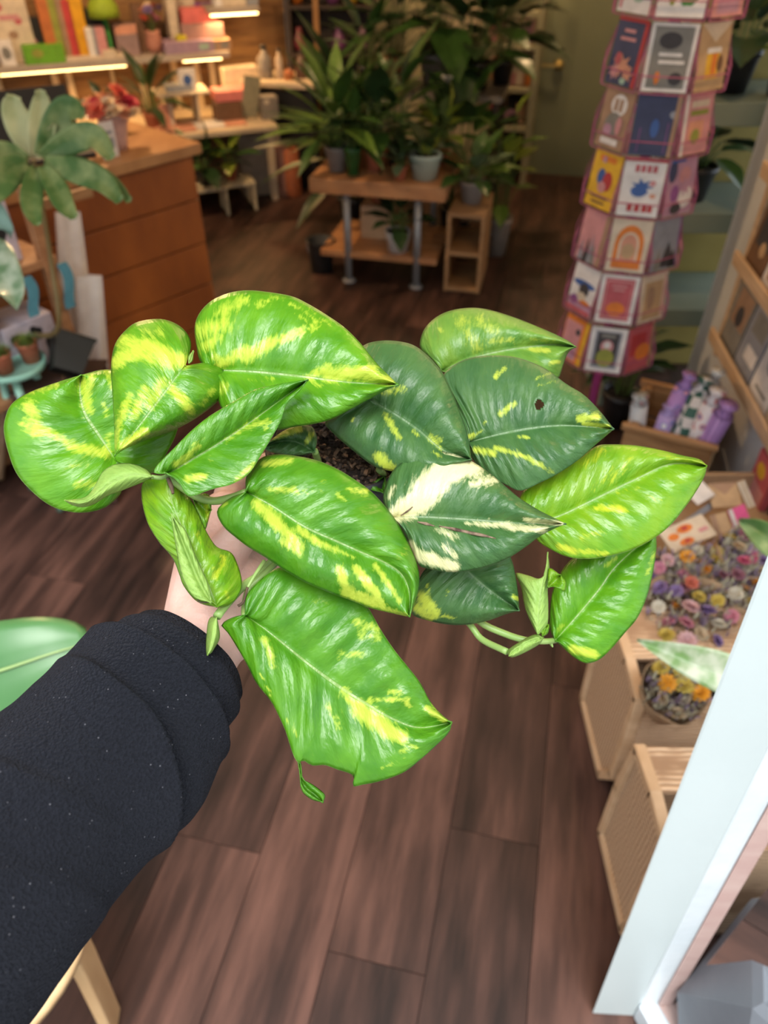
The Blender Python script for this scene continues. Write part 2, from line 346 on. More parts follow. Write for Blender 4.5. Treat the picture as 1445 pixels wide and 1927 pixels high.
CD[3] = [('yellow', [(r_,0,.38,.6,.1,'orange'),(e_,-.1,.05,.3,.3,'blue'),(e_,.15,0,.35,.35,'red'),(e_,0,-.12,.3,.2,'pink'),(r_,0,-.3,.6,.05,'brown'),(r_,0,-.4,.5,.04,'brown'),(r_,-.1,.36,.12,.1,'lilac')], 'bright yellow card with red and blue picture'),
         ('white', [(r_,0,.48,1,.04,'red'),(r_,-.18,.34,.1,.12,'rose'),(r_,-.04,.34,.1,.12,'rose'),(r_,.1,.34,.1,.12,'rose'),(r_,.24,.34,.1,.12,'rose'),(s_,0,.03,.6,.3,'blue'),(e_,-.05,-.05,.4,.2,'blue'),(e_,.25,.1,.15,.1,'pink'),(e_,.3,-.12,.15,.08,'peach'),(r_,-.2,-.35,.12,.12,'red'),(r_,-.02,-.35,.12,.12,'red'),(r_,.16,-.35,.12,.12,'red'),(r_,.3,-.35,.1,.12,'red')], 'white card with a blue animal between red lettering'),
         ('lilac', [(e_,-.35,.3,.3,.4,'navy'),(e_,.1,.2,.4,.3,'pink'),(e_,.2,-.2,.5,.4,'white'),(e_,-.2,-.1,.3,.3,'purple'),(e_,-.1,-.38,.4,.2,'dark'),(s_,.15,0,.5,.4,'lilac'),(r_,-.2,.47,.5,.06,'blue')], 'lilac floral patterned card on fourth tier')]
CD[4] = [('pink', [(t_,-.1,-.25,.25,.5,'dark'),(t_,.15,-.3,.3,.4,'grey'),(t_,-.3,-.3,.2,.4,'slate'),(r_,.42,0,.16,1,'tan'),(t_,.05,-.2,.15,.6,'slate')], 'pale pink card with dark pointed trees'),
         ('cream', [(a_,0,-.02,.74,.84,'orange'),(a_,0,-.06,.52,.66,'cream'),(a_,0,-.04,.40,.54,'peach'),(e_,0,-.1,.35,.3,'kraft'),(r_,0,-.36,.7,.14,'orange')], 'cream card with an orange arch'),
         ('slate', [(t_,.1,-.2,.6,.5,'dark'),(t_,-.25,-.25,.3,.45,'grey'),(r_,.46,0,.06,1,'purple'),(t_,.3,-.3,.3,.35,'black')], 'grey blue card with black peaks')]
CD[5] = [('white', [(r_,0,-.35,1,.25,'lilac'),(e_,0,.12,.9,.15,'blue'),(e_,.05,0,.4,.3,'dark'),(e_,0,-.15,.4,.2,'cream'),(e_,-.25,-.25,.3,.2,'purple'),(e_,.2,-.25,.4,.12,'orange'),(r_,0,-.44,1,.1,'rose')], 'white card with blue and pink landscape'),
         ('white', [(r_,0,0,.78,.86,'rose'),(r_,0,0,.70,.78,'pink'),(r_,0,.0,.64,.72,'rose'),(e_,0,-.2,.5,.3,'orange'),(r_,0,.28,.4,.04,'pink'),(r_,0,.2,.3,.04,'pink')], 'white bordered red card with an orange sun'),
         ('cream', [(r_,0,-.05,.7,.8,'kraft'),(e_,-.1,0,.3,.5,'tan'),(r_,.42,0,.06,.9,'pink')], 'plain beige card on sixth tier of spinner')]
CD[6] = [('orange', [(r_,-.12,-.04,.7,.86,'pink'),(e_,.1,.2,.2,.15,'dark'),(r_,-.12,-.3,.6,.25,'lilac'),(r_,.42,0,.14,1,'yellow')], 'orange edged card with a pink picture'),
         ('white', [(r_,0,0,.74,.84,'slate'),(r_,0,.02,.6,.74,'dark'),(e_,0,.08,.36,.3,'pink'),(e_,0,-.18,.5,.42,'olive'),(r_,0,.32,.4,.08,'grey'),(e_,0,.12,.2,.15,'white')], 'white bordered card with pink and green cactus'),
         ('rose', [(r_,-.1,.1,.6,.5,'red'),(e_,.1,-.1,.6,.4,'orange'),(r_,.44,0,.1,1,'tan')], 'red and orange card on lowest tier of spinner')]
for zi, z in enumerate(ROWZ):
    for k, (bc_, shp, lb) in zip((-1, 0, 1), CD[zi]):
        a = yaw0 + R(45*k); n = Vector((math.cos(a), math.sin(a), 0)); e = Vector((-n.y, n.x, 0))
        tl = R(7); ey = (Vector((0,0,1))*math.cos(tl) - n*math.sin(tl)); nn = (n*math.cos(tl)+Vector((0,0,1))*math.sin(tl))
        printed('greeting_card', RC+n*(AP+0.002)+Vector((0,0,z)), e, ey, nn, 0.098 if k == 0 else 0.094, 0.130, 0.003, bc_, shp, lb, 'greeting card', 'greeting cards on the pink spinner')
# ---- green shelf unit in the recess behind the pillar
SG = mat('grey_green_shelf', (0.20,0.24,0.19), 0.5, (0.17,0.21,0.165), 6)
sx0, sx1, sy0, sy1 = 0.86, 1.30, 2.47, 2.80
shu = thing('recess_shelf', 'grey-green shelf unit with three shelves in the recess beside the pillar', 'shelf', ((sx0+sx1)/2, (sy0+sy1)/2, 0))
for z in (1.066, 0.742, 0.406):
    box('shelf_board', ((sx0+sx1)/2, (sy0+sy1)/2, z-0.0325), (sx1-sx0, sy1-sy0, 0.065), SG, shu)
box('back_panel', ((sx0+sx1)/2, sy1+0.012, 0.75), (sx1-sx0, 0.02, 1.5), mat('olive_back_panel', (0.33,0.26,0.07), 0.7, (0.27,0.21,0.05), 5), shu)
box('side_panel', (sx0-0.012, (sy0+sy1)/2, 0.75), (0.02, sy1-sy0, 1.5), SG, shu)
# ---- potted plants (generic builder)
LEAFM = {}
def leaf_mesh(kind):
    """unit leaf along +Y, face +Z, drooping"""
    if kind in LEAFM: return LEAFM[kind]
    NS, NT = 10, 3
    prof = {'lance': lambda s: 0.13*math.sin(math.pi*s**0.8), 'oval': lambda s: 0.27*math.sin(math.pi*s**0.75), 'heart': lambda s: 0.40*math.sin(math.pi*min(1,(s*0.93+0.07))**0.6),
            'strap': lambda s: 0.06*min(1, 6*s)*min(1, 2.2*(1-s)+0.05), 'round': lambda s: 0.46*math.sin(math.pi*(s*0.96+0.04)**0.9)}[kind]
    V = []; Fc = []
    for i in range(NS+1):
        s = i/NS; w = max(0.004, prof(s))
        for j in range(-NT, NT+1):
            t = j/NT; V.append((t*w, s, 0.12*w*abs(t)*2 - 0.22*s*s + 0.03*math.sin(s*14)*abs(t)*w*2))
    for i in range(NS):
        for j in range(2*NT):
            a = i*(2*NT+1)+j; Fc.append((a, a+1, a+2*NT+2, a+2*NT+1))
    LEAFM[kind] = (V, Fc); return LEAFM[kind]
LMC = {}
def leafdata(kind, m):
    k = (kind, m.name)
    if k not in LMC:
        V, Fc = leaf_mesh(kind); me = bpy.data.meshes.new('leaf'); me.from_pydata(V, [], Fc); me.materials.append(m)
        for p in me.polygons: p.use_smooth = True
        LMC[k] = me
    return LMC[k]
def put_leaf(parent, base, d, up, L, kind, m, wmul=1.0):
    d = Vector(d).normalized(); x = d.cross(Vector(up)).normalized(); z = x.cross(d).normalized()
    o = bpy.data.objects.new('leaf', leafdata(kind, m)); COL.objects.link(o); o.parent = parent
    M = Matrix(((x.x*L*wmul, d.x*L, z.x*L, 0), (x.y*L*wmul, d.y*L, z.y*L, 0), (x.z*L*wmul, d.z*L, z.z*L, 0), (0,0,0,1)))
    M.translation = Vector(base)-org(parent); o.matrix_local = M
    return o
def gleaf(name, c1, c2=None, rough=0.35, scale=30): return mat(name, c1, rough, c2 or tuple(x*0.6 for x in c1), scale, coords='Object')
GD = gleaf('foliage_dark', (0.022,0.055,0.018)); GM = gleaf('foliage_mid', (0.045,0.11,0.022)); GL = gleaf('foliage_light', (0.12,0.22,0.035)); GY = gleaf('foliage_yellow', (0.36,0.40,0.05), (0.10,0.20,0.03)); GS = gleaf('foliage_sage', (0.16,0.22,0.13), (0.06,0.11,0.05)); GW = gleaf('foliage_white_splash', (0.62,0.68,0.52), (0.20,0.36,0.12), scale=38)
SOILM = mat('dark_potting_soil', (0.03,0.02,0.015), 0.95)
STEMG = mat('green_stem', (0.10,0.17,0.04), 0.5)
def potted(base, r, h, potm, kind, lm, n, L, spread, rise, label, seed=1, group=None, name='potted_plant', rim=True, stemmy=True, lift=0.0, cat='plant', lo=-0.2):
    rd = random.Random(seed); base = Vector(base)
    t = thing(name, label, cat, base, group)
    lathe('pot', base, potprof(r, h, rim=rim), potm, t, 20)
    lathe('soil', base+Vector((0,0,h*0.86)), [(r*0.9, 0), (r*0.9, 0.004), (0.001, 0.006)], SOILM, t, 16)
    top = base+Vector((0,0,h*0.9)); ms = lm if isinstance(lm, (list, tuple)) else [lm]
    st = MB()
    for k in range(n):
        a = k*2.399+rd.random()*0.7; f = (k+0.5)/n
        el = lo + (1.2-lo)*(1-f) + rd.uniform(-.2,.2)
        hh = rise*(1-0.75*f)*rd.uniform(.8,1.15)
        b = top+Vector((math.cos(a)*r*0.3, math.sin(a)*r*0.3, 0))
        e = top+Vector((math.cos(a)*spread*(0.25+0.5*f), math.sin(a)*spread*(0.25+0.5*f), hh+lift))
        if stemmy: st.tube(catmull([b, (b+e)/2+Vector((0,0,hh*0.15)), e], 5), [0.0028]*6, 5)
        else: e = b
        d = Vector((math.cos(a)*math.cos(el), math.sin(a)*math.cos(el), math.sin(el)))
        put_leaf(t, e, d, (0,0,1) if abs(d.z) < .95 else (1,0,0), L*rd.uniform(.75,1.15), kind, ms[k % len(ms)])
    if stemmy: st.obj('stems', STEMG, t, smooth=True)
    return t
BLKPOT = mat('black_plastic_pot', (0.02,0.02,0.022), 0.4); GREYPOT = mat('grey_ceramic_pot', (0.28,0.26,0.25), 0.5); WHTPOT = mat('white_ceramic_pot', (0.62,0.64,0.66), 0.3); MINTPOT = mat('pale_mint_pot', (0.42,0.52,0.46), 0.35); TERRA = mat('terracotta_pot', (0.42,0.13,0.07), 0.75, (0.34,0.10,0.05), 14)
potted((1.08,2.62,1.066), 0.065, 0.12, BLKPOT, 'heart', GD, 9, 0.15, 0.10, 0.10, 'dark leafed plant in black pot on top shelf of the recess', 5)
potted((1.21,2.56,1.066), 0.05, 0.10, GREYPOT, 'round', GL, 10, 0.07, 0.07, 0.10, 'light green small leafed plant at right end of recess shelf', 6)
potted((1.04,2.62,0.742), 0.07, 0.11, BLKPOT, 'oval', [GD,GM], 16, 0.15, 0.10, 0.16, 'bushy green plant in black pot on middle shelf of the recess', 7)
potted((0.88,2.36,0), 0.07, 0.14, BLKPOT, 'oval', GD, 16, 0.14, 0.09, 0.26, 'dark green plant in black pot on the floor behind spinner', 8)
# ---- print rack on the right wall
mr = thing('print_rack', 'pale wooden ledge rack of prints fixed to the right wall', 'rack', RW0-RWd*0.9+Vector((-0.03,0,0.40)))
RWn = Vector((-RWd.y, RWd.x, 0))                                   # points away from the wall into the shop
WM = Matrix(((RWn.x, RWd.x, 0), (RWn.y, RWd.y, 0), (0,0,1)))
def wl(s, off, z): return RW0 - RWd*s + RWn*off + Vector((0,0,z))  # s towards the street, off from the wall
for z in (0.455, 0.705, 0.955):
    box('ledge', wl(0.72, 0.028, z), (0.056, 1.00, 0.022), PALEWOOD, mr, WM)
    box('lip', wl(0.72, 0.052, z+0.018), (0.012, 1.00, 0.028), PALEWOOD, mr, WM)
for s in (0.225, 1.21): box('stile', wl(s, 0.012, 0.70), (0.022, 0.03, 0.62), PALEWOOD, mr, WM)
prn = [('grey',[(r_,0,.1,.8,.5,'tan'),(e_,0,0,.4,.3,'dark')],'dark brown print at the far end of lower wall ledge'),('slate',[(r_,0,.2,.7,.3,'grey'),(r_,.1,-.2,.6,.2,'white')],'pale grey print second along lower wall ledge'),
       ('white',[(e_,0,.1,.5,.4,'slate'),(r_,0,-.35,.6,.05,'grey')],'white print with grey oval on lower wall ledge'),('cream',[(r_,0,0,.7,.7,'slate'),(e_,.1,.1,.3,.3,'lilac')],'cream print with lilac spot on lower wall ledge'),
       ('brown',[(r_,0,.1,.7,.6,'dark'),(e_,.1,-.2,.3,.2,'kraft')],'brown print at far end of upper wall ledge'),('white',[(r_,0,0,.7,.8,'tan'),(e_,0,.1,.3,.3,'grey')],'white and tan print second along upper wall ledge'),
       ('tan',[(e_,0,0,.6,.6,'cream'),(r_,0,-.4,.8,.1,'brown')],'tan print with cream disc on upper wall ledge')]
for i, (bc_, shp, lb) in enumerate(prn):
    s, z = ((0.32+0.155*i), 0.466) if i < 4 else ((0.32+0.155*(i-4)), 0.716)
    tl = R(6); ey = Vector((0,0,1))*math.cos(tl)-RWn*math.sin(tl); nn = RWn*math.cos(tl)+Vector((0,0,1))*math.sin(tl)
    printed('art_print', wl(s, 0.030, z)+ey*0.105, -RWd, ey, nn, 0.145, 0.21, 0.004, bc_, shp, lb, 'print', 'prints on the right wall ledges')
printed('gift_packet', wl(0.86, 0.045, 0.36), -RWd, Vector((0,0,1)), RWn, 0.11, 0.15, 0.02, 'rose', [(e_,-.1,.2,.5,.3,'yellow'),(r_,0,-.2,.8,.3,'pink')], 'red and yellow packet hanging below the lower wall ledge', 'packet')
# ---- wooden crate of gift rolls
cA, cB, cD = at_z(1178,797,0.34), at_z(1346,838,0.34), at_z(1160,741,0.34)
ce_ = (cB-cA); cw = ce_.length; ce_ = ce_.normalized(); cf = Vector((-ce_.y, ce_.x, 0)); cl = 0.27
CM = Matrix(((ce_.x, cf.x, 0), (ce_.y, cf.y, 0), (0,0,1)))
crate = thing('wooden_crate', 'open wooden crate of patterned gift rolls beside the right wall', 'crate', cA+ce_*cw/2+cf*cl/2-Vector((0,0,0.34)))
def cr_(x, y, z): return cA + ce_*x + cf*y + Vector((0,0,z-0.34))
for k in range(3):
    z = 0.055+0.11*k
    box('slat', cr_(cw/2, 0.006, z), (cw, 0.012, 0.098), WOOD, crate, CM); box('slat', cr_(cw/2, cl-0.006, z), (cw, 0.012, 0.098), WOOD, crate, CM)
    box('slat', cr_(0.006, cl/2, z), (0.012, cl-0.026, 0.098), WOOD, crate, CM); box('slat', cr_(cw-0.006, cl/2, z), (0.012, cl-0.026, 0.098), WOOD, crate, CM)
for x in (0.024, cw-0.024):
    for y in (0.024, cl-0.024): box('corner_post', cr_(x, y, 0.17), (0.022, 0.022, 0.335), WOOD, crate, CM)
for a, b, c, d in ((cw/2, -0.004, cw+0.02, 0.022), (cw/2, cl+0.004, cw+0.02, 0.022)): box('rim', cr_(a, b, 0.333), (c, d, 0.018), WOOD, crate, CM)
box('bottom_board', cr_(cw/2, cl/2, 0.01), (cw-0.03, cl-0.03, 0.012), WOOD, crate, CM)
def roll_mat(name, c1, c2, c3, kind):
    m = bpy.data.materials.new(name); m.use_nodes = True; nt = m.node_tree; nt.nodes.clear(); L = nt.links.new
    out = nd(nt, 'ShaderNodeOutputMaterial'); b = nd(nt, 'ShaderNodeBsdfPrincipled'); L(b.outputs[0], out.inputs[0]); b.inputs['Roughness'].default_value = 0.5
    tc = nd(nt, 'ShaderNodeTexCoord')
    if kind == 'spot':
        v = nd(nt, 'ShaderNodeTexVoronoi'); v.inputs['Scale'].default_value = 34; L(tc.outputs['Object'], v.inputs['Vector'])
        rp = nd(nt, 'ShaderNodeValToRGB'); e = rp.color_ramp.elements; e[0].color = (*c2,1); e[0].position = 0.3; e[1].color = (*c1,1); e[1].position = 0.42; k = e.new(0.2); k.color = (*c3,1); L(v.outputs['Distance'], rp.inputs[0])
    else:
        v = nd(nt, 'ShaderNodeTexChecker' if kind == 'check' else 'ShaderNodeTexWave')
        if kind == 'check':
            v.inputs['Scale'].default_value = 30; v.inputs['Color1'].default_value = (*c1,1); v.inputs['Color2'].default_value = (*c2,1); L(tc.outputs['Object'], v.inputs['Vector']); L(v.outputs['Color'], b.inputs['Base Color']); return m
        v.inputs['Scale'].default_value = 24; v.inputs['Distortion'].default_value = 1.0; L(tc.outputs['Object'], v.inputs['Vector'])
        rp = nd(nt, 'ShaderNodeValToRGB'); e = rp.color_ramp.elements; e[0].color = (*c1,1); e[1].color = (*c2,1); L(v.outputs['Fac'], rp.inputs[0])
    L(rp.outputs[0], b.inputs['Base Color']); return m
rolls = [((1205,745,.42),(1195,830,.24),.020,roll_mat('roll_white_green',(.55,.56,.58),(.10,.16,.14),(.5,.3,.32),'spot'),'white and green gift roll standing in crate corner'),
 ((1300,705,.50),(1225,850,.22),.021,roll_mat('roll_purple_blue',(.36,.20,.50),(.07,.12,.42),(.62,.28,.40),'spot'),'purple gift roll with blue spots leaning in crate'),
 ((1330,712,.50),(1258,868,.22),.023,roll_mat('roll_green_check',(.56,.54,.55),(.02,.09,.07),(.5,.5,.5),'check'),'green and white checked gift roll in crate'),
 ((1352,735,.49),(1285,868,.22),.022,roll_mat('roll_white_red',(.66,.62,.66),(.50,.09,.08),(.2,.24,.42),'spot'),'white gift roll with red flowers in crate'),
 ((1372,762,.47),(1310,868,.23),.023,roll_mat('roll_lilac_stripe',(.46,.26,.58),(.26,.14,.40),(.1,.2,.5),'wave'),'striped lilac gift roll at right side of crate'),
 ((1262,765,.40),(1232,850,.24),.020,roll_mat('roll_lilac_blue',(.40,.30,.62),(.08,.14,.45),(.7,.7,.75),'spot'),'lilac gift roll with blue spots lying low in crate'),
 ((1352,698,.52),(1290,830,.24),.018,roll_mat('roll_grey_floral',(.50,.50,.50),(.06,.09,.08),(.6,.5,.5),'spot'),'grey floral gift roll at back of crate')]
for (a, b, r, m, lb) in rolls:
    p, q2 = at_z(*a), at_z(*b); ax_ = (p-q2).normalized()
    t = thing('gift_roll', lb, 'gift roll', q2, 'patterned gift rolls in the crate')
    tube('body', [q2, q2.lerp(p, .12), q2.lerp(p, .85)], [r*1.25, r*1.25, r*1.25], m, t, 14)
    tube('twisted_end', [q2.lerp(p, .85), q2.lerp(p, .90), q2.lerp(p, .94), p], [r*1.25, r*.7, r*.65, r*1.2], m, t, 14)
# ---- trays of paper goods and packets
def sheet(name, px, base, shapes, label, cat, group=None, th=0.004):
    """px: four (x,y,z) corners tl,tr,br,bl as seen in the photo"""
    P = [at_z(*p) for p in px]; o = (P[0]+P[1]+P[2]+P[3])/4
    ex = ((P[1]-P[0])+(P[2]-P[3]))/2; ey = ((P[0]-P[3])+(P[1]-P[2]))/2; w, h = ex.length, ey.length
    ex = ex.normalized(); nn = ex.cross(ey).normalized(); ey = nn.cross(ex).normalized()
    if nn.dot(CAM-o) < 0: nn = -nn
    return printed(name, o, ex, ey, nn, w, h, th, base, shapes, label, cat, group)
PG = 'paper packets in the low box'
sheet('seed_packet', [(1242,1000,.40),(1322,966,.42),(1346,1008,.40),(1262,1042,.385)], 'cream', [(e_,.0,.2,.36,.34,'orange'),(e_,-.3,.05,.24,.3,'orange'),(e_,-.12,-.3,.32,.3,'orange'),(e_,.0,.22,.16,.16,'red'),(e_,-.1,-.28,.14,.14,'red'),(r_,.32,-.1,.2,.16,'pink')], 'cream seed packet printed with orange poppies', 'packet', PG)
sheet('gift_card', [(1296,905,.42),(1318,900,.44),(1340,928,.42),(1296,962,.40)], 'white', [(r_,0,0,.8,.8,'white')], 'plain white packet tucked by the crate', 'packet', PG)
sheet('kraft_envelope', [(1330,905,.43),(1384,914,.44),(1398,946,.41),(1342,962,.40)], 'kraft', [(d_,0,.25,1,.5,'tan')], 'kraft envelope below the wooden crate', 'envelope', PG)
sheet('kraft_envelope', [(1330,972,.40),(1356,966,.41),(1392,1018,.37),(1354,1026,.36)], 'kraft', [(r_,-.3,0,.3,1,'tan')], 'kraft envelope between poppy packet and pink card', 'envelope', PG)
sheet('gift_card', [(1366,960,.42),(1396,952,.42),(1424,1002,.37),(1394,1020,.36)], 'hot', [(r_,-.38,0,.24,1,'white')], 'hot pink card with a white edge', 'card', PG)
sheet('gift_card', [(1382,908,.44),(1398,906,.45),(1424,948,.41),(1412,956,.40)], 'cream', [(r_,.1,0,.15,1,'kraft')], 'bundle of cream cards standing by the wall', 'card', PG, th=0.02)
sheet('kraft_envelope', [(1286,980,.39),(1344,940,.40),(1350,950,.39),(1292,990,.38)], 'slate', [], 'grey divider card behind the poppy packet', 'card', PG)
tb0 = at_z(1262, 1045, 0.36); tray = thing('paper_box', 'low brown box of packets between crate and bouquets', 'box', (0.83, 1.42, 0))
box('front_board', (0.84, 1.26, 0.165), (0.42, 0.014, 0.33), KRAFT, tray); box('back_board', (0.84, 1.585, 0.18), (0.42, 0.014, 0.36), KRAFT, tray)
box('side_board', (0.637, 1.423, 0.17), (0.014, 0.31, 0.34), KRAFT, tray); box('side_board', (1.043, 1.423, 0.17), (0.014, 0.31, 0.34), KRAFT, tray); box('bottom_board', (0.84,1.423,0.30), (0.39,0.31,0.012), KRAFT, tray)
# ---- wicker crates standing tipped towards the door
def m_cane():
    m = bpy.data.materials.new('woven_cane'); m.use_nodes = True; nt = m.node_tree; nt.nodes.clear(); L = nt.links.new
    out = nd(nt, 'ShaderNodeOutputMaterial'); b = nd(nt, 'ShaderNodeBsdfPrincipled'); L(b.outputs[0], out.inputs[0]); b.inputs['Roughness'].default_value = 0.7
    tc = nd(nt, 'ShaderNodeTexCoord'); hs = []
    for d in ('Y', 'Z'):
        w = nd(nt, 'ShaderNodeTexWave', bands_direction=d); w.inputs['Scale'].default_value = 27; w.inputs['Distortion'].default_value = 2.0; w.inputs['Detail'].default_value = 1; L(tc.outputs['Object'], w.inputs['Vector']); hs.append(w)
    mu = nd(nt, 'ShaderNodeMath', operation='MULTIPLY'); L(hs[0].outputs['Fac'], mu.inputs[0]); L(hs[1].outputs['Fac'], mu.inputs[1])
    rp = nd(nt, 'ShaderNodeValToRGB'); e = rp.color_ramp.elements; e[0].color = (0.36,0.22,0.13,1); e[1].color = (0.78,0.56,0.37,1); e[1].position = 0.6; L(mu.outputs[0], rp.inputs[0]); L(rp.outputs[0], b.inputs['Base Color'])
    bp = nd(nt, 'ShaderNodeBump'); bp.inputs['Strength'].default_value = 0.6; bp.inputs['Distance'].default_value = 0.004; L(mu.outputs[0], bp.inputs['Height']); L(bp.outputs[0], b.inputs['Normal'])
    return m
CANE = m_cane(); RATTAN = mat('rattan_frame', (0.66,0.46,0.29), 0.55, (0.55,0.36,0.21), 12, (1,1,4), bump=0.05)
def wicker(label, x0, x1, prof):
    """prof: (Y,z) side outline, first the low front corner, counter-clockwise"""
    cy_ = sum(p[0] for p in prof)/len(prof)
    t = thing('wicker_crate', label, 'crate', ((x0+x1)/2, cy_, 0), 'wicker display crates')
    n = len(prof)
    for x, th in ((x0, 0.010), (x1, -0.010)):
        V = [(x, y, z) for y, z in prof]+[(x+th, y, z) for y, z in prof]
        mesh('side_panel', V, [tuple(range(n)), tuple(range(2*n-1, n-1, -1))]+[(i, i+n, (i+1) % n+n, (i+1) % n) for i in range(n)], CANE, t)
        for i in range(n):
            a, b = prof[i], prof[(i+1) % n]
            pa, pb = Vector((x+th*0.3, *a)), Vector((x+th*0.3, *b)); dd = (pb-pa).normalized(); zz = Vector((1,0,0)).cross(dd)
            M3 = Matrix(((1, dd.x, zz.x), (0, dd.y, zz.y), (0, dd.z, zz.z)))
            box('frame_rail', (pa+pb)/2, (0.022, (pb-pa).length+0.012, 0.022), RATTAN, t, M3)
    for i in range(n):
        if i == n-3: continue                                      # open top
        a, b = prof[i], prof[(i+1) % n]
        V = [(x0+.01, *a), (x1-.01, *a), (x1-.01, *b), (x0+.01, *b)]
        mesh('panel', V, [(0,1,2,3)], CANE, t, solid=0.008)
    return t
wicker('wicker crate of dried bouquets standing furthest from the white door post', 0.50, 0.86, [(0.897,0.02),(1.10,0.02),(1.12,0.30),(1.10,0.36),(0.95,0.37),(0.862,0.36),(0.85,0.10)])
wicker('wicker crate of paper cones nearest to white door post', 0.472, 0.84, [(0.565,0.02),(0.76,0.02),(0.765,0.20),(0.752,0.36),(0.66,0.37),(0.575,0.36),(0.56,0.05)])
# ---- dried flower bouquets
FLC = {'pink':flat('bloom_pink',(0.62,0.24,0.33)),'blush':flat('bloom_blush',(0.68,0.42,0.44)),'orange':flat('bloom_orange',(0.75,0.33,0.02)),'red':flat('bloom_coral',(0.58,0.15,0.10)),'cream':flat('bloom_cream',(0.60,0.46,0.30)),'purple':flat('bloom_purple',(0.24,0.16,0.36)),'yellow':flat('bloom_yellow',(0.55,0.42,0.08)),'magenta':flat('bloom_magenta',(0.55,0.10,0.20)),'ivory':flat('bloom_ivory',(0.60,0.55,0.45)),'plum':flat('bloom_plum',(0.26,0.10,0.14))}
SPRIG = mat('dried_sprig', (0.60,0.56,0.42), 0.9, (0.40,0.37,0.27), 60); SPRIGP = mat('dried_purple_sprig', (0.42,0.33,0.46), 0.9, (0.26,0.19,0.30), 60)
BLM = {}
def bloom_mesh(c):
    if c in BLM: return BLM[c]
    b = MB(); rd = random.Random(hash(c) % 97)
    for ring, (nn_, rr, el) in enumerate(((11, 1.15, .10), (10, .95, .50), (8, .75, .85), (5, .5, 1.2))):
        for k in range(nn_):
            a = 2*math.pi*(k+0.5*ring)/nn_; d = Vector((math.cos(a)*math.cos(el), math.sin(a)*math.cos(el), math.sin(el))); s = Vector((-math.sin(a), math.cos(a), 0))*0.30
            u0 = Vector((0,0,0.1)); b.add([u0-s*.3, u0+s*.3, u0+d*rr*.7+s, u0+d*rr, u0+d*rr*.7-s], [(0,1,2,3,4)])
    V, Fc = lathev((0,0,0), [(0.05,-.3),(.22,-.1),(.25,.2),(.2,.40),(.05,.45)], 8); b.add(V, Fc)
    me = bpy.data.meshes.new('blossom'); me.from_pydata([tuple(v) for v in b.V], [], b.F); me.materials.append(FLC[c]); BLM[c] = me; return me
def bouquet(px, py, z, rpx, cols, label, seed, tilt=(0,0), cone=0.25, nfill=230, sprig=SPRIG, paper=True):
    c = at_z(px, py, z); r = rpx/F*(c-CAM).dot(ray(CX, CY).normalized()); rd = random.Random(seed)
    ax_ = Vector((tilt[0], tilt[1], 1)).normalized(); x = ax_.cross(Vector((0,1,0))).normalized(); y = ax_.cross(x); M3 = Matrix(((x.x,y.x,ax_.x),(x.y,y.y,ax_.y),(x.z,y.z,ax_.z)))
    t = thing('dried_bouquet', label, 'bouquet', c-ax_*cone, 'dried flower bouquets')
    if paper:
        n = 26; V = []
        for i, (rr, hh) in enumerate(((0.25,-cone),(0.6,-cone*.5),(0.98,-0.02),(1.08,0.012))):
            for k in range(n):
                a = 2*math.pi*k/n; q3 = rr*r*(1+0.05*math.sin(3*a+seed)); V.append(c+M3@Vector((q3*math.cos(a), q3*math.sin(a), hh+(0.014*math.sin(4*a+seed) if i > 1 else 0))))
        mesh('paper_wrap', V, [(i*n+k, i*n+(k+1)%n, (i+1)*n+(k+1)%n, (i+1)*n+k) for i in range(3) for k in range(n)], KRAFT, t, smooth=True, solid=0.001)
    f = MB()
    for k in range(nfill):
        a = rd.random()*6.283; q3 = r*0.98*math.sqrt(rd.random()); p = c+M3@Vector((q3*math.cos(a), q3*math.sin(a), rd.uniform(-.02,.02)))
        for _ in range(3):
            d = M3@Vector((rd.uniform(-.5,.5), rd.uniform(-.5,.5), 1)).normalized(); s = d.cross(Vector((rd.random(), rd.random(), .3))).normalized()*rd.uniform(.0012,.0032); L_ = rd.uniform(.012,.032)
            f.add([p-s, p+s, p+d*L_+s*.6, p+d*L_-s*.6], [(0,1,2,3)])
    fo = f.obj('filler_sprigs', [sprig, SPRIGP], t); fo['kind'] = 'stuff'
    for i, p in enumerate(fo.data.polygons): p.material_index = 1 if (i//9) % 3 == 0 else 0
    for k, cc in enumerate(cols):
        a = k*2.399+seed; q3 = r*0.9*math.sqrt((k+0.5)/len(cols)); s = rd.uniform(.014,.022)*(r/.09)**.4
        o = bpy.data.objects.new('blossom', bloom_mesh(cc)); COL.objects.link(o); o.parent = t
        o.location = c+M3@Vector((q3*math.cos(a), q3*math.sin(a), 0.018+rd.uniform(0,.012)))-org(t); o.scale = (s,)*3
        o.rotation_euler = (M3.to_euler().x+rd.uniform(-.4,.4)+math.sin(a)*-.4, M3.to_euler().y+rd.uniform(-.4,.4)+math.cos(a)*.4, rd.random()*6)
    return t
bouquet(1296,1165,.37,84,['blush','pink','purple','orange','cream','yellow','pink','ivory','purple','blush','yellow','ivory','purple','red','yellow','pink','purple','ivory'],'dried bouquet of pink and cream blooms above the pale leaf',11,(-.1,-.35))
bouquet(1248,1085,.38,52,['pink','ivory','blush','purple','pink','yellow','red','ivory','purple','pink'],'dried bouquet of pink and coral blooms against the green leaf',12,(-.2,-.2))
bouquet(1322,1065,.40,40,['orange','yellow','ivory','orange','yellow','orange'],'small kraft bouquet of orange and yellow blooms',13,(0,-.2))
bouquet(1404,1048,.42,56,['magenta','ivory','cream','purple','plum','magenta','ivory','yellow','cream','purple'],'dried bouquet with a magenta bloom beside the pink card',14,(.1,-.2))
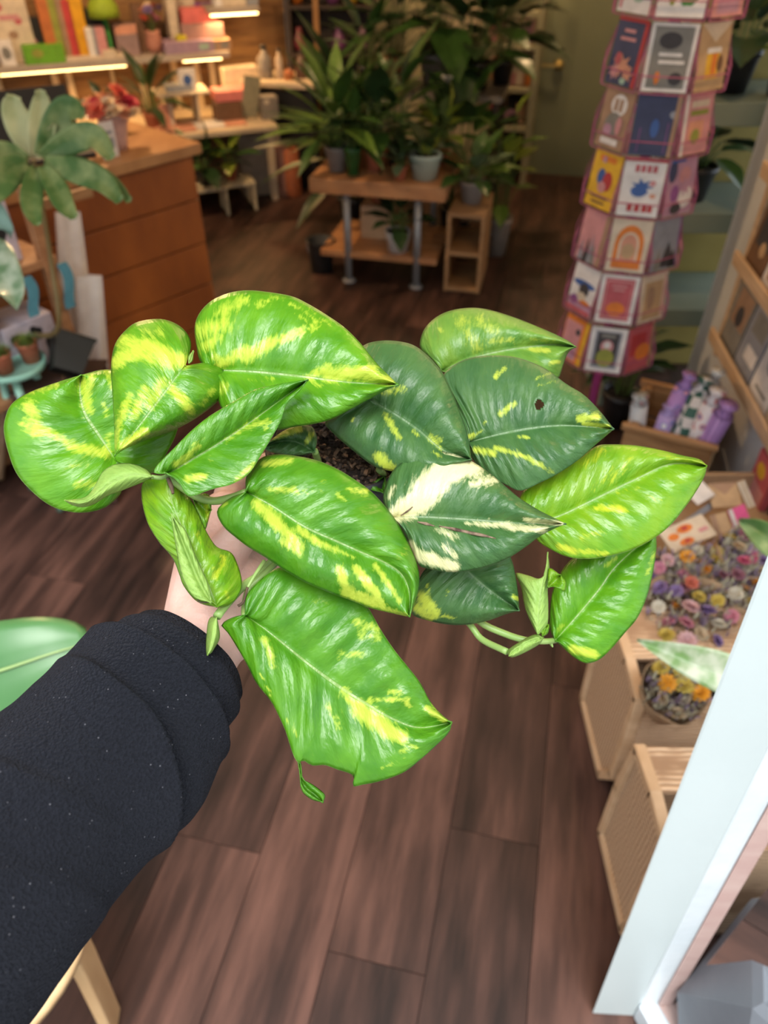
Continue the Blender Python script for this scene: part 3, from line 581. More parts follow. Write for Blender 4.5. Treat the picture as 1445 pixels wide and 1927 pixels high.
bouquet(1382,1110,.39,46,['orange','plum','ivory','orange','plum','yellow','ivory'],'dried bouquet of plum and orange blooms beside door post',15,(.1,-.3))
bouquet(1268,1300,.41,58,['yellow','orange','ivory','yellow','cream','orange','yellow','cream','orange'],'yellow dried bouquet in a kraft cone below the pale leaf',16,(-.05,-.45),cone=.30)
# ---- white splashed leaf plant by the post
vp = thing('variegated_plant', 'plant with long white-splashed leaves behind the white door post', 'plant', (0.78, 0.92, 0))
lathe('pot', (0.78,0.92,0.0), potprof(0.09,0.30), BLKPOT, vp, 20)
def big_leaf(parent, pts, wpx, kindm, name='leaf', fold=0.01, droop=0.0, prof=None, n=22):
    """pts: midrib (px,py,depth); wpx: half width in photo px at the middle"""
    P = catmull([Vector(at_d(*p)) for p in pts], n); V = []; Fc = []; K = 4
    for i in range(n+1):
        t = (P[min(i+1,n)]-P[max(i-1,0)]).normalized(); v = (CAM-P[i]).normalized(); sd = t.cross(v).normalized(); s = i/n
        w = wpx/F*(P[i]-CAM).length*(prof(s) if prof else max(.02, math.sin(math.pi*min(1, s*0.95+.03)**.8)))
        nn = sd.cross(t)
        if nn.dot(v) < 0: nn = -nn
        for j in range(-K, K+1): V.append(P[i]+sd*(w*j/K)+nn*(fold*abs(j/K)-droop*(j/K)**2))
    for i in range(n):
        for j in range(2*K):
            a = i*(2*K+1)+j; Fc.append((a, a+1, a+2*K+2, a+2*K+1))
    return mesh(name, V, Fc, kindm, parent, smooth=True, solid=0.0006)
big_leaf(vp, [(1480,1330,1.18),(1380,1275,1.20),(1290,1240,1.22),(1198,1204,1.24)], 34, GW)
big_leaf(vp, [(1470,1060,1.30),(1440,1010,1.34),(1395,980,1.40)], 22, gleaf('foliage_green_white', (0.30,0.42,0.22), (0.06,0.17,0.04), scale=9))
big_leaf(vp, [(1500,1180,1.2),(1560,1120,1.2),(1620,1090,1.22)], 40, GW)
vs_ = MB()
for a in ((1480,1330,1.18),(1470,1060,1.30),(1500,1180,1.2)): vs_.tube(catmull([Vector((0.78,0.92,0.27)), (Vector((0.78,0.92,0.27))+at_d(*a))/2+Vector((0.02,0,0.03)), at_d(*a)], 8), [0.004]*9, 6)
vs_.obj('stems', STEMG, vp, smooth=True)
# ---- white shopfront post and window
M_POST = mat('pale_blue_white_gloss', (0.58,0.66,0.67), 0.35, (0.54,0.62,0.63), 3, bump=0.02)
M_BEAD = mat('glossy_white_bead', (0.74,0.80,0.84), 0.25, (0.66,0.74,0.79), 9, bump=0.08)
M_PINK = mat('pinkish_bare_bead', (0.58,0.42,0.38), 0.45, (0.52,0.35,0.32), 14, (1,1,3), bump=0.05)
wz = 0.0
g0 = at_z(1112,1908,0.0); g1 = at_z(1204,1893,0.06); g2 = at_z(1240,1893,0.06); g3 = at_z(1268,1893,0.06)
wd = Vector((0.36,-0.93,0)).normalized()                              # the window runs back towards the pavement
post = mesh('window_1', [], [], M_POST); post['kind'] = 'structure'
bpy.data.objects.remove(post)
LEAN = 0.064
def prism(name, pts, z0, z1, m, parent=None, bevel=0.004):
    n = len(pts); V = [(p[0]-LEAN*z0, p[1], z0) for p in pts]+[(p[0]-LEAN*z1, p[1], z1) for p in pts]   # the old frame leans a little
    return mesh(name, V, [tuple(range(n-1,-1,-1)), tuple(range(n, 2*n))]+[(i, (i+1) % n, (i+1) % n+n, i+n) for i in range(n)], m, parent, bevel=bevel)
px_ = Vector((g0.x, g0.y, 0)); ppe = Vector((0.97, 0.22, 0)).normalized()
wdt = (Vector((g1.x, g1.y, 0))-px_)
post = prism('window_1', [px_, px_+wdt, px_+wdt+ppe*0.10+Vector((0.03,0.05,0)), px_+Vector((0.13,0.09,0))], 0, 2.47, M_POST, bevel=0.005); post['kind'] = 'structure'
b0 = px_+wdt
bd = (Vector((g2.x,g2.y,0))-Vector((g1.x,g1.y,0))); pk = (Vector((g3.x,g3.y,0))-Vector((g2.x,g2.y,0)))
back = Vector((0.05,0.06,0))
prism('bead', [b0-wd*0.002, b0+bd, b0+bd+back, b0+back], 0.06, 2.40, M_BEAD, post, 0.006)
prism('glazing_bead', [b0+bd, b0+bd+pk, b0+bd+pk+back, b0+bd+back], 0.06, 2.40, M_PINK, post, 0.004)
def rail(name, off, w, m, z0, z1):
    a = b0+off; e = wd.cross(Vector((0,0,1))); nrm = Vector((bd.x, bd.y, 0))
    V = [a, a+wd*1.5, a+wd*1.5+w, a+w]; return prism(name, V, z0, z1, m, post, 0.004)
side = Vector((0.93, 0.36, 0)).normalized()
rail('bottom_rail', Vector((0,0,0)), side*0.035, M_BEAD, 0.0, 0.066)
rail('bottom_bead', side*0.035, side*0.03, M_PINK, 0.0, 0.060)
def m_glass():
    m = bpy.data.materials.new('window_glass'); m.use_nodes = True; nt = m.node_tree; nt.nodes.clear(); L = nt.links.new
    out = nd(nt, 'ShaderNodeOutputMaterial'); tr_ = nd(nt, 'ShaderNodeBsdfTransparent'); gl = nd(nt, 'ShaderNodeBsdfGlossy'); gl.inputs['Roughness'].default_value = 0.02
    fr = nd(nt, 'ShaderNodeFresnel'); fr.inputs[0].default_value = 1.45; ms = nd(nt, 'ShaderNodeMixShader'); tr_.inputs[0].default_value = (0.92,0.95,0.95,1)
    L(fr.outputs[0], ms.inputs[0]); L(tr_.outputs[0], ms.inputs[1]); L(gl.outputs[0], ms.inputs[2]); L(ms.outputs[0], out.inputs[0]); return m
gp = b0+bd+pk*0.9+side*0.004
mesh('glass_pane', [gp+Vector((0,0,.05)), gp+wd*1.5+Vector((0,0,.05)), gp+wd*1.5+Vector((0,0,2.4)), gp+Vector((0,0,2.4))]+[v+side*0.006 for v in (gp+Vector((0,0,.05)), gp+wd*1.5+Vector((0,0,.05)), gp+wd*1.5+Vector((0,0,2.4)), gp+Vector((0,0,2.4)))], BF, m_glass(), post)
# ---- faceted grey planter behind the glass
gc = Vector((0.665, 0.355, 0)); GPM = mat('grey_faceted_plastic', (0.20,0.22,0.25), 0.45, (0.17,0.19,0.22), 8, bump=0.05)
fp = thing('faceted_planter', 'grey faceted plastic planter on the floor behind window glass', 'planter', gc)
V = []; n = 6
for r_k, z, tw in ((0.15,0,0),(0.18,0.16,R(30)),(0.155,0.40,0),(0.145,0.42,0),(0.13,0.41,0),(0.12,0.25,0)):
    for k in range(n): a = 2*math.pi*k/n+tw+R(10); V.append(gc+Vector((r_k*math.cos(a), r_k*math.sin(a), z)))
Fc = [tuple(range(5,-1,-1)), tuple(range(30,36))]
for i in range(5):
    for k in range(n):
        k2 = (k+1) % n
        if i == 0: Fc += [(k, k2, 6+k), (6+k, k2, 6+k2)]
        elif i == 1: Fc += [(6+k, 12+k2, 12+k), (6+k, 6+k2, 12+k2)]
        else: Fc.append((i*6+k, i*6+k2, i*6+6+k2, i*6+6+k))
mesh('shell', V, Fc, GPM, fp); lathe('soil', gc+Vector((0,0,0.25)), [(0.11,0),(0.11,0.05),(0.001,0.06)], SOILM, fp, 6, False)
# ================================================================== left side: counter, shelf unit, totes, stool
OAK = mat('orange_stained_plank', (0.42,0.130,0.026), 0.5, (0.20,0.056,0.014), 2.0, (3,3,1), bump=0.05, contrast=(0.3,0.7))
TOPW = mat('counter_top_wood', (0.46,0.24,0.10), 0.45, (0.36,0.17,0.065), 4, (4,1,1))
ca, cb = at_z(190,311,0.85), at_z(358,268,0.85); cdv = (cb-ca).normalized(); cdv.z = 0; cdv.normalize(); cn = Vector((-cdv.y, cdv.x, 0))   # cn: away from the viewer
CTM = Matrix(((cdv.x, cn.x, 0), (cdv.y, cn.y, 0), (0,0,1)))
def cp(s, d, z): return Vector((cb.x, cb.y, 0)) + cdv*s + cn*d + Vector((0,0,z))      # s along (negative = towards camera left), d depth
CL = 1.25
counter = thing('shop_counter', 'wooden plank shop counter with laptop and flowers on top', 'counter', cp(-CL/2, 0.25, 0))
box('counter_top', cp(-CL/2+0.01, 0.23, 0.832), (CL+0.03, 0.52, 0.036), TOPW, counter, CTM)
for k in range(5):
    o = box('plank', cp(-CL/2, 0.010, 0.082+0.163*k), (CL, 0.02, 0.158), OAK, counter, CTM)
for k in range(5): box('end_plank', cp(-0.010, 0.235, 0.082+0.163*k), (0.02, 0.43, 0.158), OAK, counter, CTM)
box('carcass', cp(-CL/2, 0.24, 0.40), (CL-0.06, 0.40, 0.80), mat('dark_carcass', (0.05,0.03,0.02), 0.8), counter, CTM)
# laptop
BLK = mat('black_plastic', (0.012,0.012,0.014), 0.4); 
lp = thing('laptop', 'open black laptop on the wooden counter behind the big split leaf', 'laptop', cp(-0.43,0.24,0.85))
LM = CTM @ Euler((0,0,R(-18))).to_matrix()
box('keyboard_base', cp(-0.43,0.24,0.859), (0.30,0.21,0.016), BLK, lp, LM)
sc2 = cp(-0.43,0.24,0.867)+LM@Vector((0,0.105,0)); tilt = Euler((R(-24),0,0)).to_matrix()
box('screen', sc2+LM@(tilt@Vector((0,0.0,0.085))), (0.30,0.010,0.17), BLK, lp, LM@tilt)
# bouquet on the counter
CORAL = {'a':flat('coral_petal',(0.80,0.16,0.10)),'b':flat('salmon_petal',(0.80,0.36,0.22)),'c':flat('cream_petal',(0.80,0.60,0.40)),'d':flat('crimson_petal',(0.62,0.03,0.06))}
FLC.update({'coral':CORAL['a'],'salmon':CORAL['b'],'creamp':CORAL['c'],'crimson':CORAL['d']})
vb = cp(-0.215,0.12,0.85)
bq = thing('flower_bunch', 'coral and cream flower bunch in pale paper on wooden counter', 'flowers', vb)
Vv, Ff = lathev(vb, [(0.030,0.0),(0.036,0.04),(0.055,0.11),(0.062,0.115),(0.05,0.10),(0.001,0.09)], 18); mesh('paper_wrap', Vv, Ff, flat('pink_paper',(0.62,0.40,0.36)), bq, smooth=True)
rd = random.Random(4)
for k, cc in enumerate(['coral','salmon','creamp','coral','crimson','salmon','creamp','coral','crimson','salmon','creamp','coral','salmon','creamp','coral']):
    a = k*2.4; q3 = 0.085*math.sqrt((k+.5)/15); o = bpy.data.objects.new('blossom', bloom_mesh(cc)); COL.objects.link(o); o.parent = bq
    o.location = (q3*math.cos(a), q3*math.sin(a), 0.135+rd.uniform(-.01,.04)-q3*.2); o.scale = (rd.uniform(.028,.040),)*3; o.rotation_euler = (rd.uniform(-.6,.6)+.3, rd.uniform(-.6,.6), rd.random()*6)
bs2 = MB()
for k in range(9):
    a = k*.7; bs2.tube([vb+Vector((0,0,0.07)), vb+Vector((0.05*math.cos(a), 0.05*math.sin(a), 0.135))], 0.002, 5)
bs2.obj('stems', STEMG, bq)
printed('price_card', cp(-0.29,0.05,0.85)+Vector((0,0,0.055)), cdv, Vector((0,0,1)), -cn, 0.06, 0.11, 0.003, 'white', [(r_,0,.2,.7,.1,'slate'),(r_,0,-.1,.7,.3,'slate')], 'small white price card leaning on flower bunch', 'card')
potted(cp(-0.10,0.36,0.85), 0.035, 0.07, BLKPOT, 'oval', GD, 8, 0.07, 0.05, 0.05, 'small dark plant at the back of the wooden counter', 21)
# ---- shelf unit in front of the counter, same slant
sd = Vector((math.sin(R(39)), math.cos(R(39)), 0)); sn = Vector((-sd.y, sd.x, 0)); SM = Matrix(((sd.x, sn.x, 0), (sd.y, sn.y, 0), (0,0,1)))
S0 = Vector((-0.965, 2.12, 0))
def sp(s, d, z): return S0 + sd*s + sn*d + Vector((0,0,z))
SWOOD = mat('shelf_unit_wood', (0.44,0.22,0.10), 0.55, (0.33,0.15,0.065), 4, (2,8,8), bump=0.04)
su = thing('plant_shelf', 'brown wooden shelf unit on the left with patterned boxes', 'shelf', sp(-0.45,0.16,0))
for z in (0.375, 0.74): box('shelf_board', sp(-0.45, 0.135, z-0.0125), (0.93, 0.26, 0.025), SWOOD, su, SM)
for s, d in ((-0.012,0.02),(-0.012,0.25),(-0.89,0.02),(-0.89,0.25)): box('upright', sp(s, d, 0.47), (0.034, 0.034, 0.94), SWOOD, su, SM)
box('back_board', sp(-0.45, 0.272, 0.47), (0.92, 0.012, 0.94), SWOOD, su, SM)
def animal_box(s, d, z, w, h, dp, label):
    c = sp(s, d, z+h/2); t = thing('patterned_box', label, 'box', sp(s, d, z), 'lilac boxes with black animals')
    box('carton', c, (w, dp, h), flat('lilac_white_card', (0.56,0.50,0.58)), t, SM)
    spots = [(-.3,.25,.2,.3),(.1,.28,.22,.25),(.3,-.05,.2,.34),(-.1,-.15,.26,.3),(-.36,-.28,.18,.2),(.2,-.36,.24,.16)]
    for i, (x, y, a, b) in enumerate(spots):
        pts = [(x+a/2*math.cos(q_)*(1+.25*math.sin(3*q_+i)), y+b/2*math.sin(q_)*(1+.25*math.cos(2*q_+i))) for q_ in [2*math.pi*k/16 for k in range(16)]]
        mesh('animal_print', [c+sd*(p[0]*w)+Vector((0,0,p[1]*h))-sn*(dp/2+0.0006) for p in pts], [tuple(range(16))], pm('black'), t)
    pts = [(-.2,.1),(0,.25),(.25,.1),(.1,-.2)]
    for i, (x, y) in enumerate(pts):
        mesh('animal_print', [c+sn*(dp*.7*x)+sd*(w/2+0.0006)+Vector((0,0,h*(y)))+sn*(dp*.12*math.cos(q_))+Vector((0,0,h*.1*math.sin(q_))) for q_ in [2*math.pi*k/12 for k in range(12)]], [tuple(range(12))], pm('black'), t)
animal_box(-0.17, 0.13, 0.74, 0.22, 0.24, 0.16, 'lilac box with black animals on upper shelf under the split leaf')
animal_box(-0.12, 0.10, 0.375, 0.16, 0.20, 0.14, 'lilac box with black animals on lower shelf behind terracotta pots')
box_ = box('black_tray', sp(-0.33,0.12,0.62), (0.26,0.2,0.03), BLK, None, SM); tag(box_, 'shallow black tray above the small terracotta pots', 'tray')
tr_sup = box('tray_stand', sp(-0.40,0.2,0.49), (0.08,0.08,0.228), BLK, None, SM); tag(tr_sup, 'black block holding up the black tray on lower shelf', 'stand')
# blue straps hanging from the upper board
BLUE = flat('sky_blue_strap', (0.10,0.32,0.42))
for i, (s, d, z0, z1, lb) in enumerate(((-0.10,-0.008,0.715,0.60,'pale blue strap hanging under the upper shelf'),(0.014,-0.012,0.72,0.585,'pale blue strap hanging on the shelf upright'))):
    mbx = MB(); 
    for k in range(8):
        a, b = k/8, (k+1)/8
        za, zb = z0+(z1-z0)*a, z0+(z1-z0)*b; oa, ob = 0.01*math.sin(a*5), 0.01*math.sin(b*5)
        mbx.add([sp(s-.016+oa,d,za), sp(s+.016+oa,d,za), sp(s+.016+ob,d,zb), sp(s-.016+ob,d,zb), sp(s-.016+oa,d-.004,za), sp(s+.016+oa,d-.004,za), sp(s+.016+ob,d-.004,zb), sp(s-.016+ob,d-.004,zb)], BF)
    o = mbx.obj('hanging_strap', BLUE, None, loc=sp(s,d,z1)); tag(o, lb, 'strap')
# mint plant stand with two terracotta pots
MINT = mat('mint_paint', (0.30,0.58,0.47), 0.45, (0.26,0.52,0.42), 6)
mc = at_z(22,682,0.50); ms_ = thing('plant_stand', 'mint green round plant stand at the left edge', 'plant stand', (mc.x, mc.y, 0))
lathe('top', (mc.x,mc.y,0.478), [(0.085,0),(0.092,0.004),(0.094,0.022),(0.088,0.022),(0.086,0.010),(0.001,0.010)], MINT, ms_, 32)
for k in range(3):
    a = R(-70+120*k); tube('leg', [Vector((mc.x+.05*math.cos(a), mc.y+.05*math.sin(a), 0.48)), Vector((mc.x+.10*math.cos(a), mc.y+.10*math.sin(a), 0.008))], 0.012, MINT, ms_, 10)
tube('leg_ring', [Vector((mc.x+.07*math.cos(a), mc.y+.07*math.sin(a), 0.25)) for a in [2*math.pi*k/24 for k in range(25)]], 0.006, MINT, ms_, 6)
for i, (dx, dy, lb) in enumerate(((-0.008,-0.035,'small terracotta pot of moss at the far left of mint stand'),(0.046,0.03,'small terracotta pot of moss nearer the lilac box'))):
    p = Vector((mc.x+dx, mc.y+dy, 0.488)); t = thing('succulent_pot', lb, 'plant', p, 'small terracotta pots on the mint stand')
    lathe('pot', p, potprof(0.031,0.062,0.75), TERRA, t, 20)
    f = MB(); rd = random.Random(30+i)
    for k in range(260):
        a = rd.random()*6.283; q3 = 0.028*math.sqrt(rd.random()); b = p+Vector((q3*math.cos(a), q3*math.sin(a), 0.051)); d = Vector((math.cos(a)*q3*22, math.sin(a)*q3*22, 1)).normalized()*rd.uniform(.02,.038); s = Vector((-math.sin(a), math.cos(a), 0))*.0022
        f.add([b-s, b+s, b+d], [(0,1,2)])
    fo = f.obj('moss', gleaf('moss_green', (0.20,0.26,0.05), (0.08,0.13,0.03)), t); fo['kind'] = 'stuff'
# ---- cream tote bags hanging on the near end of the counter
CANVAS = mat('cream_canvas', (0.86,0.80,0.75), 0.9, (0.78,0.71,0.66), 26, bump=0.2, bscale=200)
def tote(pts, Y, label, strap):
    """pts: tl,tr,br,bl px"""
    P = [at_y(x, y, Y_) for (x, y), Y_ in zip(pts, Y)]; t = thing('tote_bag', label, 'bag', (P[2]+P[3])/2, 'cream tote bags')
    n, m_ = 14, 10; V = []; nn = (P[1]-P[0]).cross(P[3]-P[0]).normalized()
    if nn.dot(CAM-P[0]) < 0: nn = -nn
    for sgn in (1, -1):
        for i in range(m_+1):
            for j in range(n+1):
                u, v = j/n, i/m_; p = P[0].lerp(P[1], u).lerp(P[3].lerp(P[2], u), v)
                V.append(p+nn*(sgn*(0.004+0.016*math.sin(math.pi*u)*math.sin(math.pi*min(1,v*.9+.05)))+0.010*math.sin(u*9+v*2)*(0.3+0.7*v)))
    q0 = (m_+1)*(n+1); Fc = [(i*(n+1)+j, i*(n+1)+j+1, (i+1)*(n+1)+j+1, (i+1)*(n+1)+j) for i in range(m_) for j in range(n)]
    Fc += [tuple(q0+k for k in reversed(f)) for f in Fc[:m_*n]]
    for i in range(m_):
        for j in (0, n): a = i*(n+1)+j; b = a+n+1; Fc.append((a, b, b+q0, a+q0) if j else (b, a, a+q0, b+q0))
    for j in range(n): a = m_*(n+1)+j; Fc.append((a, a+1, a+1+q0, a+q0))
    mesh('bag_body', V, Fc, CANVAS, t, smooth=True)
    if strap:
        a, b = P[0].lerp(P[1], .25), P[0].lerp(P[1], .75); tube('handle', [a, a.lerp(b,.2)+Vector((0,0,strap)), a.lerp(b,.8)+Vector((0,0,strap)), b], 0.009, CANVAS, t, 8, True, 14, flat=.3)
    return t
tote([(104,400),(150,398),(190,700),(120,700)], (2.25,2.30,2.34,2.28), 'cream canvas tote bag hanging beside the wooden shelf', 0.06)
tote([(142,520),(191,518),(208,715),(150,730)], (2.20,2.24,2.26,2.20), 'shorter cream canvas tote bag hanging in front', 0.0)
hk = box('hook_rail', at_y(128,372,2.33), (0.16,0.02,0.03), WOOD, None, CTM); tag(hk, 'wooden hook rail above the cream tote bags', 'rail')
# black square pot tipped on its side
bp_c = at_y(130,668,1.98); M3 = Euler((R(-40),R(30),R(20))).to_matrix(); bpt = thing('nursery_pot', 'empty black square pot tipped over beside the cream totes', 'pot', bp_c-Vector((0,0,0.06)))
w0, w1, hh = 0.040, 0.056, 0.055; V = []
for s, z in ((w0,-hh),(w1,hh),(w1*1.05,hh),(w1*1.05,hh*.85),(w1*.93,hh),(w0*.93,-hh*.95)):
    for sx, sy in ((-1,-1),(1,-1),(1,1),(-1,1)): V.append(bp_c+M3@Vector((sx*s, sy*s, z)))
Fc = [(3,2,1,0),(20,21,22,23)]+[(a+k, a+(k+1)%4, b+(k+1)%4, b+k) for a, b in ((0,4),(8,12) ,(16,20)) for k in range(4)]+[(4+k,4+(k+1)%4,16+(k+1)%4,16+k) for k in range(4)]+[(4+k,4+(k+1)%4,8+(k+1)%4,8+k) for k in range(4)]+[(0,1,2,3)]
mesh('shell', V, Fc, mat('matte_black_pot', (0.018,0.020,0.018), 0.55), bpt)
dk = at_y(135,780,1.98); dcb = thing('floor_crate', 'dark crate on the floor under the tipped black pot', 'crate', (dk.x, dk.y, 0))
zt = bp_c.z-0.075
for k in range(3):
    zz = zt*(k+.5)/3
    for (cx_, cy_, wx, wy) in ((0,-.10,.22,.014),(0,.10,.22,.014),(-.103,0,.014,.19),(.103,0,.014,.19)): box('slat', (dk.x+cx_, dk.y+cy_, zz), (wx, wy, zt/3-.02), mat('dark_crate_wood', (0.07,0.035,0.025), 0.7), dcb)
box('lid', (dk.x,dk.y,zt-.006), (.23,.22,.012), mat('dark_crate_wood', (0.07,0.035,0.025)), dcb)
# ---- split-leaf plant reaching over the shelf
GMON = mat('sage_split_leaf', (0.46,0.47,0.22), 0.6, (0.09,0.17,0.05), 13, (1,1,1), contrast=(0.38,0.66), bump=0.1)
pp = sp(-0.075,0.17,0.375); mon = thing('split_leaf_plant', 'tall plant with one big deeply split leaf over the counter', 'plant', pp)
lathe('pot', pp, potprof(0.06,0.11), BLKPOT, mon, 20); lathe('soil', pp+Vector((0,0,0.095)), [(0.05,0),(0.05,0.004),(0.001,0.005)], SOILM, mon, 14)
hub = at_d(62,300,1.70)
tube('stem', [pp+Vector((0,0,0.09)), at_d(108,620,1.97), at_d(97,500,1.88), at_d(78,380,1.77), hub], [.009,.008,.007,.006,.005], mat('brown_green_stem', (0.22,0.16,0.06), 0.5), mon, 10, True, 30)
# lobes: centre line in px with depth, half width px
lob = [([(62,296),(40,240),(26,205),(26,178)],22,1.70),([(66,296),(74,235),(78,190),(75,168)],17,1.70),([(70,292),(92,255),(104,232)],7,1.69),([(76,294),(105,240),(128,205),(160,215)],22,1.68),
       ([(82,296),(125,270),(175,256),(212,300)],20,1.66),([(84,306),(130,318),(190,340),(228,380)],20,1.66),([(88,302),(150,312),(205,340),(246,380)],14,1.675),([(80,312),(104,350),(122,385),(142,412)],18,1.66),
       ([(68,316),(62,350),(60,390),(72,425)],17,1.66),([(54,310),(30,315),(8,335),(-20,380)],22,1.67),([(52,302),(20,290),(-10,292),(-40,310)],18,1.68)]
GPAL = mat('pale_split_leaf', (0.56,0.55,0.30), 0.6, (0.36,0.40,0.19), 13, bump=0.1)
GSPL = mat('green_split_leaf', (0.30,0.36,0.14), 0.5, (0.06,0.14,0.03), 16, contrast=(0.4,0.7), bump=0.1)
for li, (pts, w, dd) in enumerate(lob):
    k = len(pts); big_leaf(mon, [(x, y, dd-0.02*i) for i, (x, y) in enumerate(pts)], w, GPAL if li in (0,1,2) else GSPL, 'leaf_lobe', 0.006, 0.0, lambda s: 0.35+0.65*math.sin(math.pi*min(1, s*.9+.05)) if s < .93 else 0.45)
# ---- second plant whose leaf tips enter at the left edge
pq = sp(-0.42,0.15,0.74); ap = thing('arrow_leaf_plant', 'plant with pale mottled leaves at the left edge of the shelf', 'plant', pq)
lathe('pot', pq, potprof(0.06,0.11), GREYPOT, ap, 20)
GMOT = mat('mottled_leaf', (0.36,0.44,0.34), 0.35, (0.10,0.20,0.10), 22, contrast=(0.4,0.62))
big_leaf(ap, [(-60,450,1.70),(-20,500,1.66),(20,545,1.62),(32,585,1.60)], 46, GMOT); big_leaf(ap, [(-60,380,1.75),(-20,400,1.72),(14,430,1.70),(20,450,1.69)], 24, mat('blue_green_leaf', (0.20,0.34,0.30), 0.3, (0.06,0.13,0.09), 20))
sm_ = MB()
for a in ((-60,450,1.70),(-60,380,1.75)): sm_.tube(catmull([pq+Vector((0,0,.09)), (pq+at_d(*a))/2+Vector((0,0,.12)), at_d(*a)], 8), [.004]*9, 6)
sm_.obj('stems', STEMG, ap, smooth=True)
# pale wooden trestle leg at the left edge
wlg = tube('wooden_prop', [at_z(2,905,0.0)+Vector((0,0,.012)), at_z(8,720,0.36)], 0.014, PALEWOOD, None, 10); tag(wlg, 'pale wooden prop leaning at left edge below mint stand', 'prop')
# ---- bentwood stool with a leafy plant, bottom left
BIRCH = mat('birch_plywood', (0.66,0.45,0.24), 0.4, (0.56,0.36,0.18), 3, (2,12,2), bump=0.03)
kx, ky = -0.462, 0.382; sc3 = Vector((kx-0.135, ky+0.02, 0))
stl = thing('bentwood_stool', 'birch bentwood stool standing under the arm at bottom left', 'stool', sc3)
lathe('seat', sc3+Vector((0,0,0.432)), [(0.160,0),(0.172,0.004),(0.172,0.016),(0.166,0.020),(0.001,0.020)], BIRCH, stl, 48)
for a0 in (R(6), R(96), R(186), R(276)):
    d = Vector((math.cos(a0), math.sin(a0), 0)); w = Vector((-d.y, d.x, 0)); V = []; Fc = []
    path = [(0.02,0.425),(0.09,0.424),(0.115,0.422),(0.130,0.414),(0.140,0.400),(0.145,0.380),(0.140,0.30),(0.112,0.0)]
    for i, (r0, z0) in enumerate(path):
        tn = (path[min(i+1,7)][0]-path[max(i-1,0)][0], path[min(i+1,7)][1]-path[max(i-1,0)][1]); l = math.hypot(*tn); nx, nz = -tn[1]/l, tn[0]/l
        for sg, th in ((-1,0),(1,0),(1,-0.020),(-1,-0.020)): V.append(sc3+d*(r0+nx*th)+w*(sg*0.026)+Vector((0,0,z0+nz*th)))
    for i in range(7):
        for k in range(4): Fc.append((i*4+k, i*4+(k+1)%4, i*4+4+(k+1)%4, i*4+4+k))
    Fc += [(3,2,1,0),(28,29,30,31)]
    mesh('leg', V, Fc, BIRCH, stl, bevel=0.004)
pb = sc3+Vector((-0.02,0.02,0.452)); sp2 = thing('glossy_leaf_plant', 'plant with a broad glossy green leaf at the left edge above the sleeve', 'plant', pb)
lathe('pot', pb, potprof(0.055,0.10), WHTPOT, sp2, 20)
GGL = mat('glossy_broad_leaf', (0.085,0.215,0.075), 0.35, (0.055,0.165,0.05), 9)
big_leaf(sp2, [(-200,1330,.99),(-100,1290,1.0),(0,1262,1.0),(90,1232,1.01),(168,1210,1.03)], 84, GGL, 'leaf', 0.012, 0.02, lambda s: max(.03, math.sin(math.pi*min(1, .12+.86*s)**.9)**.38))
tube('midrib', [at_d(-200,1330,.985), at_d(-100,1290,.993), at_d(0,1262,.995), at_d(90,1232,1.004), at_d(150,1214,1.02)], [.003,.003,.0025,.002,.001], mat('pale_midrib', (0.30,0.44,0.16), 0.4), sp2, 6, True, 20)
tube('stem', [pb+Vector((0,0,.08)), pb+Vector((-.03,.02,.25)), at_d(-200,1330,.99)], 0.004, STEMG, sp2, 8, True, 12)
big_leaf(sp2, [(-210,1330,.99),(-300,1320,.99),(-420,1350,1.0)], 80, GGL)
# ================================================================== back of the shop
WARM = (1.0, 0.72, 0.40)
def strip_mat(st): return mat('warm_led_strip_%d' % int(st*10), (1.0,0.60,0.22), 0.5, (1.0,0.60,0.22), 1, emit=st)
Wd = (WLb-WLa).normalized(); Wn = Vector((Wd.y, -Wd.x, 0)); WMx = Matrix(((Wd.x, -Wn.x, 0), (Wd.y, -Wn.y, 0), (0,0,1)))     # Wn: into the shop
SHZ = 0.775
sL, sR = at_z(-60,118,SHZ), at_z(432,90,SHZ)
def ws(s, off, z): return WLa + Wd*s + Wn*off + Vector((0,0,z))
def wsp(px, off, z):                                        # point on the wall strip seen at photo column px
    lo, hi = 0.0, 2.9
    for _ in range(40):
        m_ = (lo+hi)/2; p = ws(m_, off, z); d = p-CAM; zc = d.y*CP-d.z*SP; x = CX+F*d.x/zc
        if x < px: lo = m_
        else: hi = m_
    return (lo+hi)/2
OFF = 0.30
s0, s1 = wsp(-40, OFF, SHZ), wsp(432, OFF, SHZ)
wsh = thing('lit_wall_shelf', 'long grey wall shelf with a warm light strip under its edge', 'shelf', ws((s0+s1)/2, OFF/2, SHZ-0.04))
box('shelf_board', ws((s0+s1)/2, OFF/2+0.01, SHZ-0.015), (s1-s0, OFF-0.02, 0.03), mat('grey_shelf_board', (0.40,0.34,0.29), 0.6, (0.33,0.28,0.24), 5), wsh, WMx)
for a, b, e in ((0,238,3.0),(345,418,3.6)):
    sa, sb = wsp(a, OFF-0.02, SHZ-0.04), wsp(b, OFF-0.02, SHZ-0.04)
    box('light_strip', ws((sa+sb)/2, OFF-0.03, SHZ-0.040), (sb-sa, 0.014, 0.006), strip_mat(e), wsh, WMx)
    lamp('strip_light', 'AREA', ws((sa+sb)/2, OFF-0.06, SHZ-0.05), 2.2*(sb-sa), (1.0,0.58,0.22), sb-sa, (R(-25),0,math.atan2(Wd.y,Wd.x)), 0.02)
for px in (3,108,135,215,268,330,372,400):
    s = wsp(px, 0.02, 0.6); box('bracket_post', ws(s, 0.02, SHZ-0.23), (0.035 if px != 215 else 0.02, 0.03, 0.40), mat('cream_post', (0.72,0.58,0.40), 0.6), wsh, WMx)
